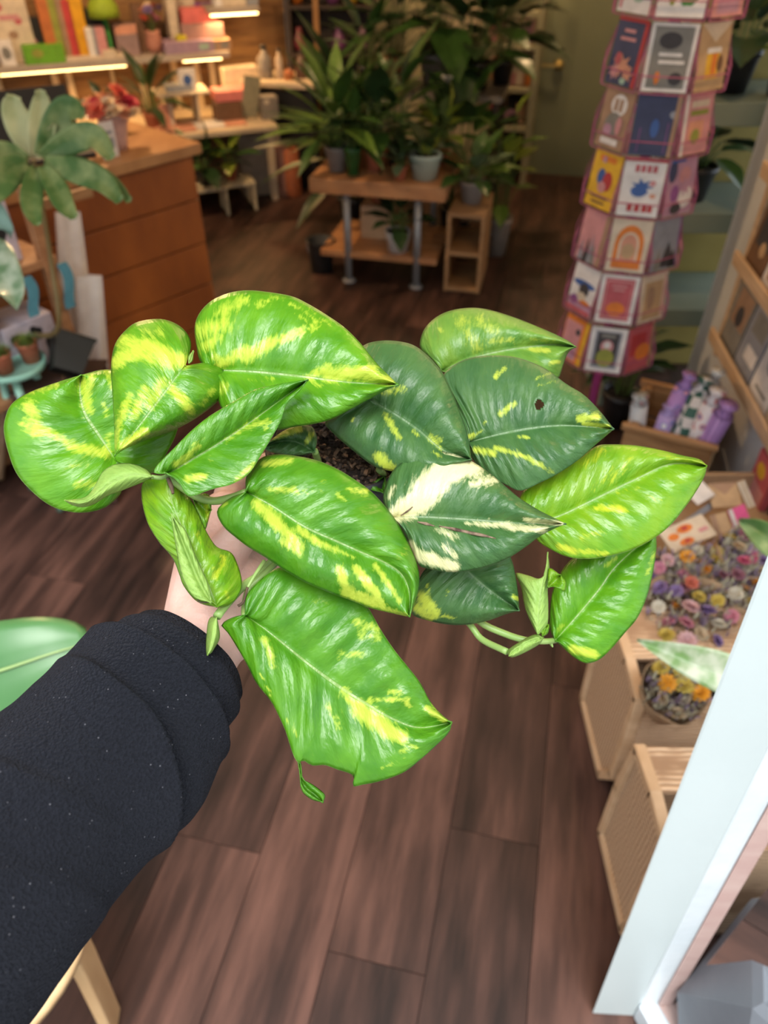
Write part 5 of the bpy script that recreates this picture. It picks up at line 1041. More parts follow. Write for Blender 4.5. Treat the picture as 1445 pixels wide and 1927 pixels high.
# ================================================================== foreground: pothos plant held up in one hand
def m_leaf(name, g1, g2, yel, rough=0.3, pale=(0.30,0.42,0.14), back=(0.22,0.34,0.10), transl=0.22, vbump=0.28):
    m = bpy.data.materials.new(name); m.use_nodes = True; nt = m.node_tree; nt.nodes.clear(); L = nt.links.new
    out = nd(nt, 'ShaderNodeOutputMaterial'); b = nd(nt, 'ShaderNodeBsdfPrincipled')
    st = nd(nt, 'ShaderNodeAttribute', attribute_name='st'); va = nd(nt, 'ShaderNodeAttribute', attribute_name='var')
    sp = nd(nt, 'ShaderNodeSeparateXYZ'); L(st.outputs['Vector'], sp.inputs[0])
    tc = nd(nt, 'ShaderNodeTexCoord')
    ab = nd(nt, 'ShaderNodeMath', operation='ABSOLUTE'); L(sp.outputs['Y'], ab.inputs[0])
    # streak noise runs along the side veins
    mp = nd(nt, 'ShaderNodeMapping'); mp.inputs['Scale'].default_value = (22, 2.4, 1); L(st.outputs['Vector'], mp.inputs[0])
    n1 = nd(nt, 'ShaderNodeTexNoise'); n1.inputs['Scale'].default_value = 2.2; n1.inputs['Detail'].default_value = 9; n1.inputs['Roughness'].default_value = 0.74; L(mp.outputs[0], n1.inputs['Vector'])
    ad = nd(nt, 'ShaderNodeMath', operation='MULTIPLY_ADD'); ad.inputs[1].default_value = 2.3; ad.inputs[2].default_value = -1.15; L(n1.outputs['Fac'], ad.inputs[0])
    a2 = nd(nt, 'ShaderNodeMath', operation='ADD'); L(va.outputs['Fac'], a2.inputs[0]); L(ad.outputs[0], a2.inputs[1])
    rp = nd(nt, 'ShaderNodeMapRange', interpolation_type='SMOOTHSTEP'); rp.inputs[1].default_value = 0.30; rp.inputs[2].default_value = 0.66; L(a2.outputs[0], rp.inputs[0])
    # green mottling
    n2 = nd(nt, 'ShaderNodeTexNoise'); n2.inputs['Scale'].default_value = 55; n2.inputs['Detail'].default_value = 4; L(tc.outputs['Object'], n2.inputs['Vector'])
    mp3 = nd(nt, 'ShaderNodeMapping'); mp3.inputs['Scale'].default_value = (6, 1.5, 1); L(st.outputs['Vector'], mp3.inputs[0])
    n4 = nd(nt, 'ShaderNodeTexNoise'); n4.inputs['Scale'].default_value = 1.6; n4.inputs['Detail'].default_value = 3; L(mp3.outputs[0], n4.inputs['Vector'])
    mm = nd(nt, 'ShaderNodeMath', operation='ADD'); L(n2.outputs['Fac'], mm.inputs[0]); L(n4.outputs['Fac'], mm.inputs[1])
    mr = nd(nt, 'ShaderNodeMapRange'); mr.inputs[1].default_value = 0.75; mr.inputs[2].default_value = 1.25; L(mm.outputs[0], mr.inputs[0])
    c1 = nd(nt, 'ShaderNodeMix', data_type='RGBA'); c1.inputs[6].default_value = (*g1,1); c1.inputs[7].default_value = (*g2,1); L(mr.outputs[0], c1.inputs[0])
    r2 = nd(nt, 'ShaderNodeMapRange', interpolation_type='SMOOTHSTEP'); r2.inputs[1].default_value = 0.55; r2.inputs[2].default_value = 1.05; L(a2.outputs[0], r2.inputs[0])
    lime = tuple(g2[i]*0.55+yel[i]*0.45 for i in range(3))
    c0 = nd(nt, 'ShaderNodeMix', data_type='RGBA'); c0.inputs[7].default_value = (*lime,1); L(rp.outputs[0], c0.inputs[0]); L(c1.outputs[2], c0.inputs[6])
    c2 = nd(nt, 'ShaderNodeMix', data_type='RGBA'); c2.inputs[7].default_value = (*yel,1); L(r2.outputs[0], c2.inputs[0]); L(c0.outputs[2], c2.inputs[6])
    # midrib
    rib = nd(nt, 'ShaderNodeMapRange', interpolation_type='SMOOTHSTEP'); rib.inputs[1].default_value = 0.012; rib.inputs[2].default_value = 0.03; rib.inputs[3].default_value = 0.55; rib.inputs[4].default_value = 0.0; L(ab.outputs[0], rib.inputs[0])
    edge = nd(nt, 'ShaderNodeMapRange', interpolation_type='SMOOTHSTEP'); edge.inputs[1].default_value = 0.985; edge.inputs[2].default_value = 1.0; edge.inputs[3].default_value = 0.0; edge.inputs[4].default_value = 0.5; L(ab.outputs[0], edge.inputs[0])
    mxx = nd(nt, 'ShaderNodeMath', operation='MAXIMUM'); L(rib.outputs[0], mxx.inputs[0]); L(edge.outputs[0], mxx.inputs[1])
    c3 = nd(nt, 'ShaderNodeMix', data_type='RGBA'); c3.inputs[7].default_value = (*pale,1); L(mxx.outputs[0], c3.inputs[0]); L(c2.outputs[2], c3.inputs[6])
    # underside is paler and duller
    ge = nd(nt, 'ShaderNodeNewGeometry')
    c4 = nd(nt, 'ShaderNodeMix', data_type='RGBA'); c4.inputs[7].default_value = (*back,1); L(va.outputs['Alpha'], c4.inputs[0])
    L(c3.outputs[2], b.inputs['Base Color'])
    b.inputs['Roughness'].default_value = rough; b.inputs['Specular IOR Level'].default_value = 0.58
    rr = nd(nt, 'ShaderNodeMapRange'); rr.inputs[3].default_value = rough*0.8; rr.inputs[4].default_value = rough*1.35; L(n2.outputs['Fac'], rr.inputs[0]); L(rr.outputs[0], b.inputs['Roughness'])
    # side veins + fine puckers
    vs = nd(nt, 'ShaderNodeMath', operation='MULTIPLY'); vs.inputs[1].default_value = 75; L(sp.outputs['Z'], vs.inputs[0])
    sn = nd(nt, 'ShaderNodeMath', operation='SINE'); L(vs.outputs[0], sn.inputs[0])
    mp2 = nd(nt, 'ShaderNodeMapping'); mp2.inputs['Scale'].default_value = (16, 2.2, 1); L(st.outputs['Vector'], mp2.inputs[0])
    n3 = nd(nt, 'ShaderNodeTexNoise'); n3.inputs['Scale'].default_value = 2.4; n3.inputs['Detail'].default_value = 2.5; L(mp2.outputs[0], n3.inputs['Vector'])
    h = nd(nt, 'ShaderNodeMath', operation='MULTIPLY_ADD'); h.inputs[1].default_value = 0.10; L(sn.outputs[0], h.inputs[0]); L(n3.outputs['Fac'], h.inputs[2])
    h2 = nd(nt, 'ShaderNodeMath', operation='MULTIPLY_ADD'); h2.inputs[1].default_value = -0.8; L(rib.outputs[0], h2.inputs[0]); L(h.outputs[0], h2.inputs[2])
    bp = nd(nt, 'ShaderNodeBump'); bp.inputs['Strength'].default_value = vbump; bp.inputs['Distance'].default_value = 0.004; L(h2.outputs[0], bp.inputs['Height']); L(bp.outputs[0], b.inputs['Normal'])
    tl = nd(nt, 'ShaderNodeBsdfTranslucent'); L(c3.outputs[2], tl.inputs[0])
    ms = nd(nt, 'ShaderNodeMixShader'); ms.inputs[0].default_value = transl; L(b.outputs[0], ms.inputs[1]); L(tl.outputs[0], ms.inputs[2]); L(ms.outputs[0], out.inputs[0])
    return m
LIME = m_leaf('leaf_lime', (0.060,0.235,0.005), (0.115,0.325,0.007), (0.46,0.58,0.05), 0.33)
MIDG = m_leaf('leaf_mid', (0.047,0.20,0.006), (0.088,0.275,0.008), (0.46,0.57,0.06), 0.34)
DARK = m_leaf('leaf_dark', (0.034,0.115,0.030), (0.060,0.155,0.036), (0.46,0.56,0.06), 0.42, pale=(0.16,0.27,0.12))
DULL = m_leaf('leaf_dull', (0.085,0.23,0.030), (0.15,0.29,0.030), (0.42,0.50,0.06), 0.42, pale=(0.25,0.36,0.14))
CREAM = m_leaf('leaf_cream', (0.034,0.115,0.028), (0.060,0.155,0.034), (0.72,0.70,0.38), 0.42, pale=(0.2,0.3,0.14))
OLIVE = m_leaf('leaf_yellowgreen', (0.105,0.29,0.006), (0.19,0.36,0.008), (0.48,0.55,0.03), 0.33, pale=(0.34,0.46,0.2))
UNDER = m_leaf('leaf_underside', (0.27,0.46,0.09), (0.34,0.52,0.11), (0.48,0.58,0.14), 0.5, transl=0.3, vbump=0.25)
M_STEM = mat('pale_green_stem', (0.24,0.36,0.10), 0.45, (0.17,0.30,0.07), 30)
M_DRY = mat('dry_brown_stem', (0.10,0.06,0.03), 0.8, (0.05,0.03,0.02), 60)

plant_base = at_d(640, 850, 0.575) - Vector((0,0,0.105))
pothos = thing('pothos_plant', 'variegated green pothos plant in a nursery pot held up in front of the shop', 'plant', plant_base)
def seg_d(p, a, b):
    ab = (b[0]-a[0], b[1]-a[1]); l2 = ab[0]**2+ab[1]**2 or 1
    t = max(0, min(1, ((p[0]-a[0])*ab[0]+(p[1]-a[1])*ab[1])/l2))
    return math.hypot(p[0]-a[0]-ab[0]*t, p[1]-a[1]-ab[1]*t)
def pothos_leaf(T, base, left, right, tip, mid, m, Z, gx=0.0, gy=-0.02, fold=0.006, dome=0.004, edge=0.0, curl=0.004, quilt=0.0011, nq=7,
                streaks=(), NS=64, NT=16, name='leaf', label=None, parent=None, hole=None, wave=0.0, vbase=0.0, mpow=1.2):
    """outline chains traced on the photo (crop T) and laid on the leaf's own tilted, cupped sheet"""
    ox, oy, sc = T; gy = gy*0.5
    c = lambda P: [Vector((ox+x*sc, oy+y*sc)) for x, y in P]
    Lc = catmull(c([base]+left+[tip]), NS); Rc = catmull(c([base]+right+[tip]), NS); Mc = catmull(c([base]+mid+[tip]), 200)
    cxm = sum(p.x for p in Lc+Rc)/(2*NS+2); cym = sum(p.y for p in Lc+Rc)/(2*NS+2)
    sk = [(c([s[:2]])[0], c([s[2:4]])[0], s[4]*sc, s[5] if len(s) > 5 else 1.0) for s in streaks]
    ph = random.random()*6
    V = []; st = []; var = []; idx = {}
    def put(p, s, t):
        a = abs(t)
        sv = s - 0.26*a*(1-0.55*s)
        q = sv*nq*1.3*2*math.pi*(0.92+0.08*math.sin(ph)) + (0.7 if t < 0 else 0)
        hh = fold*a + dome*math.sin(math.pi*min(1,a)) - edge*a**4 - curl*s*s + 1.0*quilt*math.sin(q)*math.sin(math.pi*min(1,a)**0.8)*(1-0.35*s)
        hh += quilt*1.6*mnoise.noise(Vector((s*5+ph*3, t*2.2, ph)))
        hh += wave*math.sin(s*9+ph+(2 if t < 0 else 0))*a*a
        hh -= 0.0011*math.exp(-(a/0.05)**2)
        d = Z + gx*(p.x-cxm)/100 + gy*(p.y-cym)/100 - hh
        V.append(at_d(p.x, p.y, d)); st.append((sv, t, sv))
        v = vbase
        for A, B, w, k in sk:
            dd = seg_d(p, A, B)/w
            v = max(v, 1.12*k*math.exp(-dd*dd*0.85))
        var.append(v)
    for i in range(NS+1):
        s = i/NS; mm = Mc[min(200, int(round(200*s**mpow)))]
        idx[(i, 0)] = len(V); put(mm, s, 0)
        for sd, ch in ((-1, Lc), (1, Rc)):
            for j in range(1, NT+1):
                t = (j/NT)**0.9
                idx[(i, sd*j)] = len(V); put(mm.lerp(ch[i], t), s, sd*t)
    Fc = []
    hp = c([hole[:2]])[0] if hole else None
    P2 = None
    for i in range(NS):
        for j in range(-NT, NT):
            f = (idx[(i, j)], idx[(i+1, j)], idx[(i+1, j+1)], idx[(i, j+1)])
            Fc.append(f)
    if hp:
        hv = at_d(hp.x, hp.y, Z); rr = hole[2]*sc/F*Z
        hr = ray(hp.x, hp.y)
        def inside(f):
            for k in f:
                q = V[k]-CAM; dd = (q - hr*(q.dot(hr)/hr.length_squared)).length
                if dd < rr: return True
            return False
        Fc = [f for f in Fc if not inside(f)]
    o = mesh(name, V, Fc, m, parent or pothos, smooth=True)
    at = o.data.attributes.new('st', 'FLOAT_VECTOR', 'POINT'); at.data.foreach_set('vector', [x for v in st for x in v])
    av = o.data.attributes.new('var', 'FLOAT', 'POINT'); av.data.foreach_set('value', var)
    # front face towards the camera
    n0 = o.data.polygons[len(o.data.polygons)//2].normal
    if n0.dot(ray(cxm, cym)) > 0: o.data.flip_normals()
    md = o.modifiers.new('solid', 'SOLIDIFY'); md.thickness = 0.0005; md.offset = -1
    if label: o['label'] = label
    LAST[0] = o
    return o
LAST = [None]
def surf(o, px, py, lift=0.0):
    r = ray(px, py).normalized(); best = None; g = org(o)
    for v in o.data.vertices:
        w = v.co+g-CAM; k = w.dot(r); e = (w-r*k).length
        if best is None or e < best[0]: best = (e, k)
    return CAM + r*(best[1]-lift)
A_ = (0, 530, 0.35986); B_ = (400, 520, 0.34602); C_ = (600, 560, 0.41522); D_ = (390, 830, 0.3045); E_ = (400, 1040, 0.32526); G_ = (700, 830, 0.44983); K_ = (240, 850, 0.26298)
# big rounded leaf, far left
pothos_leaf(A_, (610,942), [(628,1000),(638,1060),(630,1110),(560,1175),(470,1205),(370,1205),(270,1175),(180,1110),(90,1010),(45,900),(20,790),(25,720),(60,640),(150,580),(300,525)],
    [(700,1005),(800,1000),(870,900),(925,785),(925,700),(800,560),(650,475),(540,460)], (425,487), [(520,805),(445,690),(418,580)], LIME, 0.492, gx=0.008, gy=-0.012, fold=0.004, dome=0.006, edge=0.006, nq=5, quilt=0.0014,
    streaks=[(150,650,210,790,38,.9),(120,740,180,790,25,.9),(230,770,380,860,22,.95),(370,860,560,900,28,1),(430,520,470,680,30,.85),(480,500,440,640,25,.8),(150,580,300,540,22,.6),(400,1060,520,1060,30,.55),(350,960,450,960,20,.5),(560,470,590,560,20,.6),(540,640,560,700,18,.7),(560,880,570,800,16,.8)])
# heart shaped leaf folded over it
pothos_leaf(A_, (968,440), [(985,400),(1000,335),(985,280),(930,225),(840,195),(720,210),(650,260),(600,330),(580,440),(588,600),(595,720),(598,820)],
    [(1020,430),(1110,420),(1170,460),(1190,520),(1170,590),(1100,660),(1000,730),(900,780),(760,830),(650,878)], (600,912), [(920,500),(840,610),(740,740),(650,850)], LIME, 0.462, gx=0.006, gy=-0.016, fold=-0.008, dome=0.004, edge=0.012, curl=-0.004, nq=5, quilt=0.0010, vbase=0.08,
    streaks=[(640,300,760,380,45,.9),(600,420,760,350,40,1),(760,330,960,420,40,1.1),(780,380,900,420,50,.9),(680,600,620,740,30,.75),(760,560,700,700,35,.7),(850,530,780,640,40,.75),(900,560,990,660,28,1.0),(960,600,1000,680,25,.9),(640,860,760,780,28,.9),(1060,640,1120,560,20,.6),(620,760,600,860,20,.8),(760,270,840,260,40,.5)])
# large bright leaf, top
pothos_leaf(B_, (-15,508), [(-70,460),(-90,370),(-98,280),(-75,205),(-10,135),(90,90),(190,76),(300,85),(430,108),(520,150),(620,210),(720,280),(810,370),(900,480)],
    [(10,600),(50,720),(150,800),(270,835),(365,835),(440,820),(540,805),(640,780),(740,730),(860,665),(940,620)], (1012,590), [(85,512),(250,522),(500,548),(750,578)], LIME, 0.488, gx=-0.002, gy=-0.018, fold=0.004, dome=0.007, edge=0.005, nq=7, quilt=0.0016,
    streaks=[(40,480,180,400,30,1),(180,440,330,350,34,1.05),(330,360,480,300,26,1),(400,330,560,270,20,.75),(520,550,640,490,22,.9),(620,540,860,520,42,1.1),(780,530,960,570,30,1.05),(-60,300,60,260,60,.7),(-40,380,30,330,40,.75),(30,200,170,130,40,.7),(250,150,360,110,24,.6),(470,220,640,250,18,.55),(540,570,580,600,14,.8),(10,440,60,470,30,.7),(430,150,540,190,18,.5),(-20,640,60,600,40,.7),(200,560,330,560,16,.45)])
# spear shaped folded leaf across the middle
pothos_leaf(A_, (865,1000), [(820,1005),(802,995),(830,950),(900,880),(1000,780),(1100,700),(1250,610),(1345,560),(1460,535),(1560,517)],
    [(905,1025),(940,1060),(990,1122),(1110,1085),(1210,1060),(1300,1005),(1370,900),(1430,800),(1470,725),(1500,640),(1560,580)], (1612,512), [(910,985),(1000,930),(1150,840),(1300,740),(1480,610)], MIDG, 0.450, gx=0.0, gy=-0.01, fold=0.011, dome=0.003, edge=0.002, curl=0.01, nq=8, quilt=0.0010,
    streaks=[(920,960,990,910,22,.9),(960,930,1040,860,18,.7),(980,1030,1070,1020,24,.9),(1180,830,1290,760,16,.6),(1290,760,1400,730,22,.7),(1330,720,1390,760,20,.6),(1240,1030,1330,950,18,.7),(1090,910,1110,950,12,.5),(1000,860,1060,820,12,.5)])
# small dark leaf tucked below it
pothos_leaf(B_, (555,955), [(500,972),(400,972),(310,955)], [(568,900),(560,850),(530,812),(450,815),(370,850)], (270,930), [(450,900),(350,900)], DARK, 0.520, gx=0.0, gy=-0.02, fold=0.002, nq=5,
    streaks=[(330,870,470,830,24,1),(510,900,540,860,18,.8)], NS=40, NT=10)
# central lower leaf
pothos_leaf(D_, (238,312), [(236,250),(250,190),(290,140),(350,95),(430,82),(540,90),(680,120),(800,170),(900,230),(1000,300),(1080,380),(1160,480),(1230,600),(1280,710),(1310,820),(1305,920),(1280,1005)],
    [(150,345),(90,390),(60,430),(70,480),(110,540),(180,600),(260,660),(360,720),(480,800),(600,870),(750,935),(900,990),(1000,1030),(1120,1060)], (1250,1088), [(400,400),(600,530),(800,620),(960,690),(1100,750),(1200,820),(1248,930)], MIDG, 0.452, gx=0.004, gy=-0.016, fold=0.003, dome=0.006, edge=0.008, curl=0.012, nq=7, quilt=0.0015,
    streaks=[(310,390,430,500,40,1.05),(380,450,560,650,44,1.0),(470,620,570,690,26,.9),(560,540,700,640,26,.9),(680,620,800,680,22,.8),(760,650,900,720,18,.7),(820,800,860,930,34,1.1),(850,930,1040,1000,36,1.15),(920,790,1050,950,30,1.1),(1040,950,1080,1010,26,1.0),(1040,770,1130,900,20,.9),(1120,880,1190,990,18,.8),(1080,1030,1220,1075,20,.8),(350,140,520,120,24,.95),(390,300,540,300,22,.75),(540,320,720,310,18,.55),(880,300,990,310,20,.85),(700,240,740,255,12,.7),(90,400,120,380,18,.6),(800,330,860,360,18,.6),(1190,720,1240,680,30,.35)])
# cream splashed leaf
pothos_leaf(G_, (82,318), [(55,280),(45,240),(55,190),(90,120),(150,70),(220,45),(290,42),(350,55),(420,85),(500,140),(560,190),(620,240),(700,290),(770,325)],
    [(110,350),(145,410),(170,465),(195,520),(240,535),(310,548),(400,545),(490,525),(570,490),(640,445),(700,400),(760,368)], (812,347), [(220,318),(350,325),(500,335),(650,345)], CREAM, 0.476, gx=-0.004, gy=-0.022, fold=0.004, dome=0.007, edge=0.006, nq=8, quilt=0.0012,
    streaks=[(100,310,210,210,34,1.3),(150,290,290,170,40,1.4),(210,210,330,90,46,1.4),(290,80,400,100,34,1.2),(300,160,440,110,30,1.1),(200,290,260,240,22,1.1),(420,180,510,160,20,.85),(440,150,520,170,12,.7),(180,470,260,500,26,1.2),(230,490,340,525,24,1.2),(165,430,190,480,16,1.1),(460,350,580,350,14,.95),(560,360,720,370,16,.9),(640,330,790,345,12,.9),(390,340,470,345,10,.8),(70,240,90,190,12,.7),(280,370,350,400,20,.6),(300,440,350,480,24,.55)])
cream_leaf = LAST[0]
# brown tears in the cream splashed leaf
M_TEAR = mat('brown_tear', (0.05,0.025,0.015), 0.8, (0.22,0.15,0.10), 200)
for ti, tp_ in enumerate(([(190,338),(225,346),(262,356)], [(280,356),(340,368),(410,384),(470,396),(518,408)], [(120,312),(150,292),(170,275)])):
    tube('tear', [surf(cream_leaf, G_[0]+x*G_[2], G_[1]+y*G_[2], 0.0004) for x, y in tp_], [0.0003]+[0.0011 if ti < 2 else 0.0006]*(len(tp_)-2)+[0.0003], M_TEAR, cream_leaf, 6, True, 14)
# big dark leaf behind, left half
pothos_leaf(C_, (195,440), [(165,400),(150,330),(165,260),(205,215),(260,198),(330,195),(420,212),(490,260),(560,340),(600,420),(640,520),(672,610)],
    [(120,480),(30,560),(60,610),(150,690),(250,765),(320,785),(450,800),(580,780)], (692,735), [(330,520),(450,600),(560,690)], DARK, 0.508, gx=-0.008, gy=-0.022, fold=0.004, dome=0.008, edge=0.006, nq=8, quilt=0.0012,
    streaks=[(300,530,360,630,16,.85),(330,590,365,635,14,.8),(270,720,320,770,26,1.05),(280,740,330,780,22,1),(430,600,450,630,10,.8),(500,640,560,690,12,.7),(500,630,550,650,18,.8),(290,430,390,410,18,.7),(150,560,155,550,8,.8),(520,700,550,720,10,.6)])
# big dark leaf behind, right
pothos_leaf(C_, (680,655), [(655,590),(615,490),(575,390),(568,345),(620,300),(690,272),(780,262),(880,268),(970,295),(1040,330),(1120,390),(1200,440),(1270,510)],
    [(690,720),(760,800),(850,850),(915,875),(1000,840),(1080,800),(1170,740),(1250,670)], (1338,596), [(800,625),(950,595),(1100,580),(1250,588)], DARK, 0.522, gx=-0.002, gy=-0.026, fold=0.004, dome=0.006, edge=0.005, nq=8, quilt=0.0013, hole=(998,485,15), NS=120, NT=32,
    streaks=[(690,640,740,600,8,.6),(680,630,700,620,12,.9),(800,360,840,320,12,.8),(820,530,885,480,14,.85),(980,370,1060,340,8,.55),(1000,400,1070,380,8,.5),(1180,550,1260,540,20,1.05),(1200,570,1310,585,12,.95),(710,690,790,705,20,.85),(800,680,960,730,14,.8),(900,710,1010,760,14,.7),(960,740,1060,790,12,.6),(910,630,950,635,10,.7),(750,575,755,560,8,.7)])
# dull green leaf, top right
pothos_leaf(C_, (556,332), [(510,285),(465,240),(458,200),(480,140),(530,90),(600,58),(700,46),(790,60),(900,95),(1000,135),(1080,170),(1140,202)],
    [(600,360),(720,400),(880,420),(1000,410),(1075,370),(1092,355),(1108,305),(1130,250)], (1166,224), [(650,290),(770,255),(900,230),(1050,213)], DULL, 0.568, gx=0.0, gy=-0.024, fold=0.004, dome=0.008, edge=0.01, nq=7, quilt=0.0010, vbase=0.06,
    streaks=[(640,110,720,230,40,.5),(720,100,800,150,30,.55),(770,200,870,190,18,.6),(960,235,1040,240,12,1),(1050,295,1090,292,10,.9),(800,330,830,270,10,.6),(540,140,560,150,10,.6),(960,190,1080,200,14,.45)])
# bright leaf reaching right
pothos_leaf(G_, (660,335), [(615,260),(640,200),(700,165),(800,110),(880,60),(940,20),(1000,14),(1100,18),(1200,35),(1300,60),(1370,76)],
    [(672,385),(695,420),(750,455),(820,485),(900,493),(1000,480),(1100,450),(1190,400),(1250,350),(1300,290),(1350,220),(1390,150)], (1402,104), [(770,318),(900,258),(1100,160),(1250,95)], OLIVE, 0.538, gx=0.004, gy=-0.02, fold=0.005, dome=0.006, edge=0.003, nq=9, quilt=0.0013, vbase=0.03,
    streaks=[(940,280,1060,290,14,.9),(1000,275,1050,280,12,.9),(780,440,850,460,16,.9),(840,460,980,470,14,.7),(900,90,960,40,26,.45),(1000,170,1090,70,20,.5),(1020,210,1120,200,14,.45),(1150,240,1200,240,16,.5),(880,400,960,380,16,.5),(1240,70,1390,95,14,.5),(930,200,1000,120,20,.4)])
# lower right leaf
pothos_leaf(G_, (765,835), [(748,800),(742,740),(750,650),(770,590),(810,520),(870,470),(960,430),(1080,395)],
    [(795,860),(820,885),(860,915),(900,930),(950,915),(1000,870),(1060,800),(1110,740),(1150,650),(1175,550),(1190,450)], (1188,390), [(850,740),(950,620),(1010,535),(1100,450)], LIME, 0.566, gx=0.002, gy=-0.016, fold=0.004, dome=0.006, edge=0.004, nq=7, quilt=0.0013,
    streaks=[(840,870,930,890,22,1),(860,880,930,880,16,.9),(980,520,1020,490,12,.6),(780,790,800,770,14,.5),(1150,560,1180,470,12,.5)])
# dark leaf under the cream one
pothos_leaf(G_, (330,470), [(260,500),(205,560),(180,640),(165,720),(230,750),(320,768),(400,768),(490,750),(560,725)],
    [(440,470),(560,470),(585,500),(600,560),(612,640)], (617,710), [(430,570),(530,650)], DARK, 0.512, gx=0.0, gy=0.012, fold=0.003, dome=0.007, edge=0.006, nq=6, quilt=0.0016,
    streaks=[(210,650,260,720,24,1.1),(190,700,240,740,24,1),(240,670,270,720,16,1),(310,650,320,620,8,.6),(300,730,340,740,10,.7),(590,650,610,660,10,.9),(230,600,240,640,10,.6)])
# big torn leaf at the bottom
torn = pothos_leaf(E_, (188,362), [(150,364),(90,385),(50,420),(85,460),(130,530),(200,650),(250,750),(330,850),(370,920),(420,1030),(468,1175),(505,1225),(520,1200),(575,1232),(650,1230),(720,1255),(790,1277),(818,1300),(810,1352),(870,1343),(960,1325),(1100,1275),(1200,1200),(1300,1110),(1368,1040)],
    [(186,300),(200,240),(250,180),(320,120),(400,85),(550,120),(720,200),(850,270),(905,325),(970,440),(1050,560),(1130,660),(1200,750),(1260,860),(1325,935)], (1385,982), [(300,440),(400,520),(560,650),(740,780),(900,880),(1060,970),(1200,1012)], MIDG, 0.468, gx=0.006, gy=-0.012, fold=0.007, dome=0.004, edge=0.004, nq=8, quilt=0.0019, NS=84, mpow=1.05,
    streaks=[(750,800,860,920,28,.9),(850,900,1010,1020,52,1.2),(960,980,1090,1070,42,1.15),(1020,800,1090,810,16,.8),(900,850,1130,850,16,.9),(1110,850,1140,890,16,.8),(740,590,860,590,30,.6),(830,400,950,450,34,.7),(860,480,960,490,30,.55),(300,500,340,600,24,.8),(330,580,350,660,20,.8),(660,880,740,1010,22,.6),(1240,900,1340,970,20,.9),(1280,880,1320,920,16,.9),(270,690,340,830,8,.8),(600,280,660,290,14,.6),(1080,1150,1180,1120,20,.6),(430,960,490,1070,10,.55),(990,1240,1090,1200,16,.4)])
# strip hanging from the tear
pothos_leaf(E_, (490,1190), [(498,1250),(505,1310),(508,1360),(530,1398),(580,1432)], [(512,1215),(518,1270),(525,1312),(570,1335),(620,1370),(652,1405)], (640,1446), [(505,1240),(514,1310),(540,1360),(590,1400)], MIDG, 0.462, gx=0.0, gy=-0.01, fold=0.003, NS=30, NT=6, quilt=0.0003, name='torn_flap', parent=torn)
# crumpled leaf beside the wrist
cr = pothos_leaf(K_, (640,1112), [(560,1100),(480,1060),(400,960),(370,880),(320,760),(220,640),(140,500),(100,330),(110,220),(170,195),(220,190)],
    [(710,1105),(770,1060),(815,980),(815,900),(785,800),(740,720),(640,680),(570,580),(510,450),(470,370),(400,270),(340,190)], (290,185), [(580,960),(480,740),(380,520),(310,330)], OLIVE, 0.448, gx=0.003, gy=-0.012, fold=-0.012, dome=0.004, edge=0.0, nq=6, quilt=0.0014, wave=0.004,
    streaks=[(620,900,700,770,30,.6),(680,750,700,780,20,.8),(620,830,640,860,26,.6),(700,1000,720,1050,16,.6),(490,560,520,640,30,.4)])
pothos_leaf(K_, (600,1082), [(480,1045),(405,935),(372,830),(340,650),(316,500)], [(585,970),(525,830),(470,700),(420,570),(360,500)], (312,440), [(520,940),(440,760),(370,590)], UNDER, 0.437, gx=0.003, gy=-0.012, fold=0.002, NS=40, NT=8, name='folded_edge', parent=cr, label='pale underside of the folded leaf edge')
# curled leaf showing its underside, far left
pothos_leaf(A_, (800,1022), [(760,978),(680,950),(600,955),(540,990),(512,1035),(485,1085),(440,1128)], [(740,1052),(640,1092),(560,1122),(490,1165),(430,1180),(375,1168)], (335,1143), [(690,1010),(590,1050),(520,1100),(440,1150)], UNDER, 0.446, gx=-0.004, gy=-0.008, fold=-0.010, dome=0.003, NS=40, NT=10, nq=9, quilt=0.0006, streaks=[(500,1080,360,1150,20,.6)])
# small curled leaves and shoots
pothos_leaf(K_, (470,340), [(520,305),(565,300),(598,335)], [(490,420),(520,500),(555,562)], (600,415), [(520,380),(560,420)], OLIVE, 0.470, gy=-0.01, fold=0.004, NS=24, NT=6, streaks=[(560,380,580,480,20,.6)])
pothos_leaf(B_, (935,1180), [(855,1160),(850,1140),(890,1105)], [(950,1130)], (935,1088), [(915,1140)], MIDG, 0.54, NS=20, NT=6)
pothos_leaf(G_, (692,812), [(668,765),(640,700),(622,610),(600,553),(655,562),(702,577),(730,540)], [(712,800),(735,765),(738,690),(735,610),(742,530)], (735,464), [(695,740),(705,650),(722,560)], UNDER, 0.512, gy=-0.008, fold=-0.012, NS=40, NT=10, wave=0.002)
pothos_leaf(G_, (735,612), [(735,570),(742,530)], [(770,612),(805,630),(812,592)], (790,560), [(760,590)], OLIVE, 0.520, fold=0.004, NS=20, NT=6)
pothos_leaf(G_, (718,822), [(680,808),(600,850),(565,878)], [(700,850),(640,885),(590,905)], (572,900), [(640,848)], UNDER, 0.505, fold=-0.008, NS=24, NT=8)
pothos_leaf(G_, (712,820), [(700,790),(712,770)], [(735,805),(742,775)], (738,765), [(722,790)], OLIVE, 0.516, fold=-0.004, NS=14, NT=5)
pothos_leaf(K_, (640,1185), [(600,1180),(575,1220),(562,1330),(560,1400),(562,1440)], [(660,1290),(655,1350),(620,1410),(600,1440)], (570,1460), [(625,1280),(600,1400)], UNDER, 0.443, fold=-0.014, NS=30, NT=8, quilt=0.0004)
pothos_leaf((0,0,1), (355,684), [(354,672),(359,664)], [(362,680),(364,670)], (364,660), [(360,672)], UNDER, 0.452, fold=-0.003, NS=12, NT=4, quilt=0.0002)
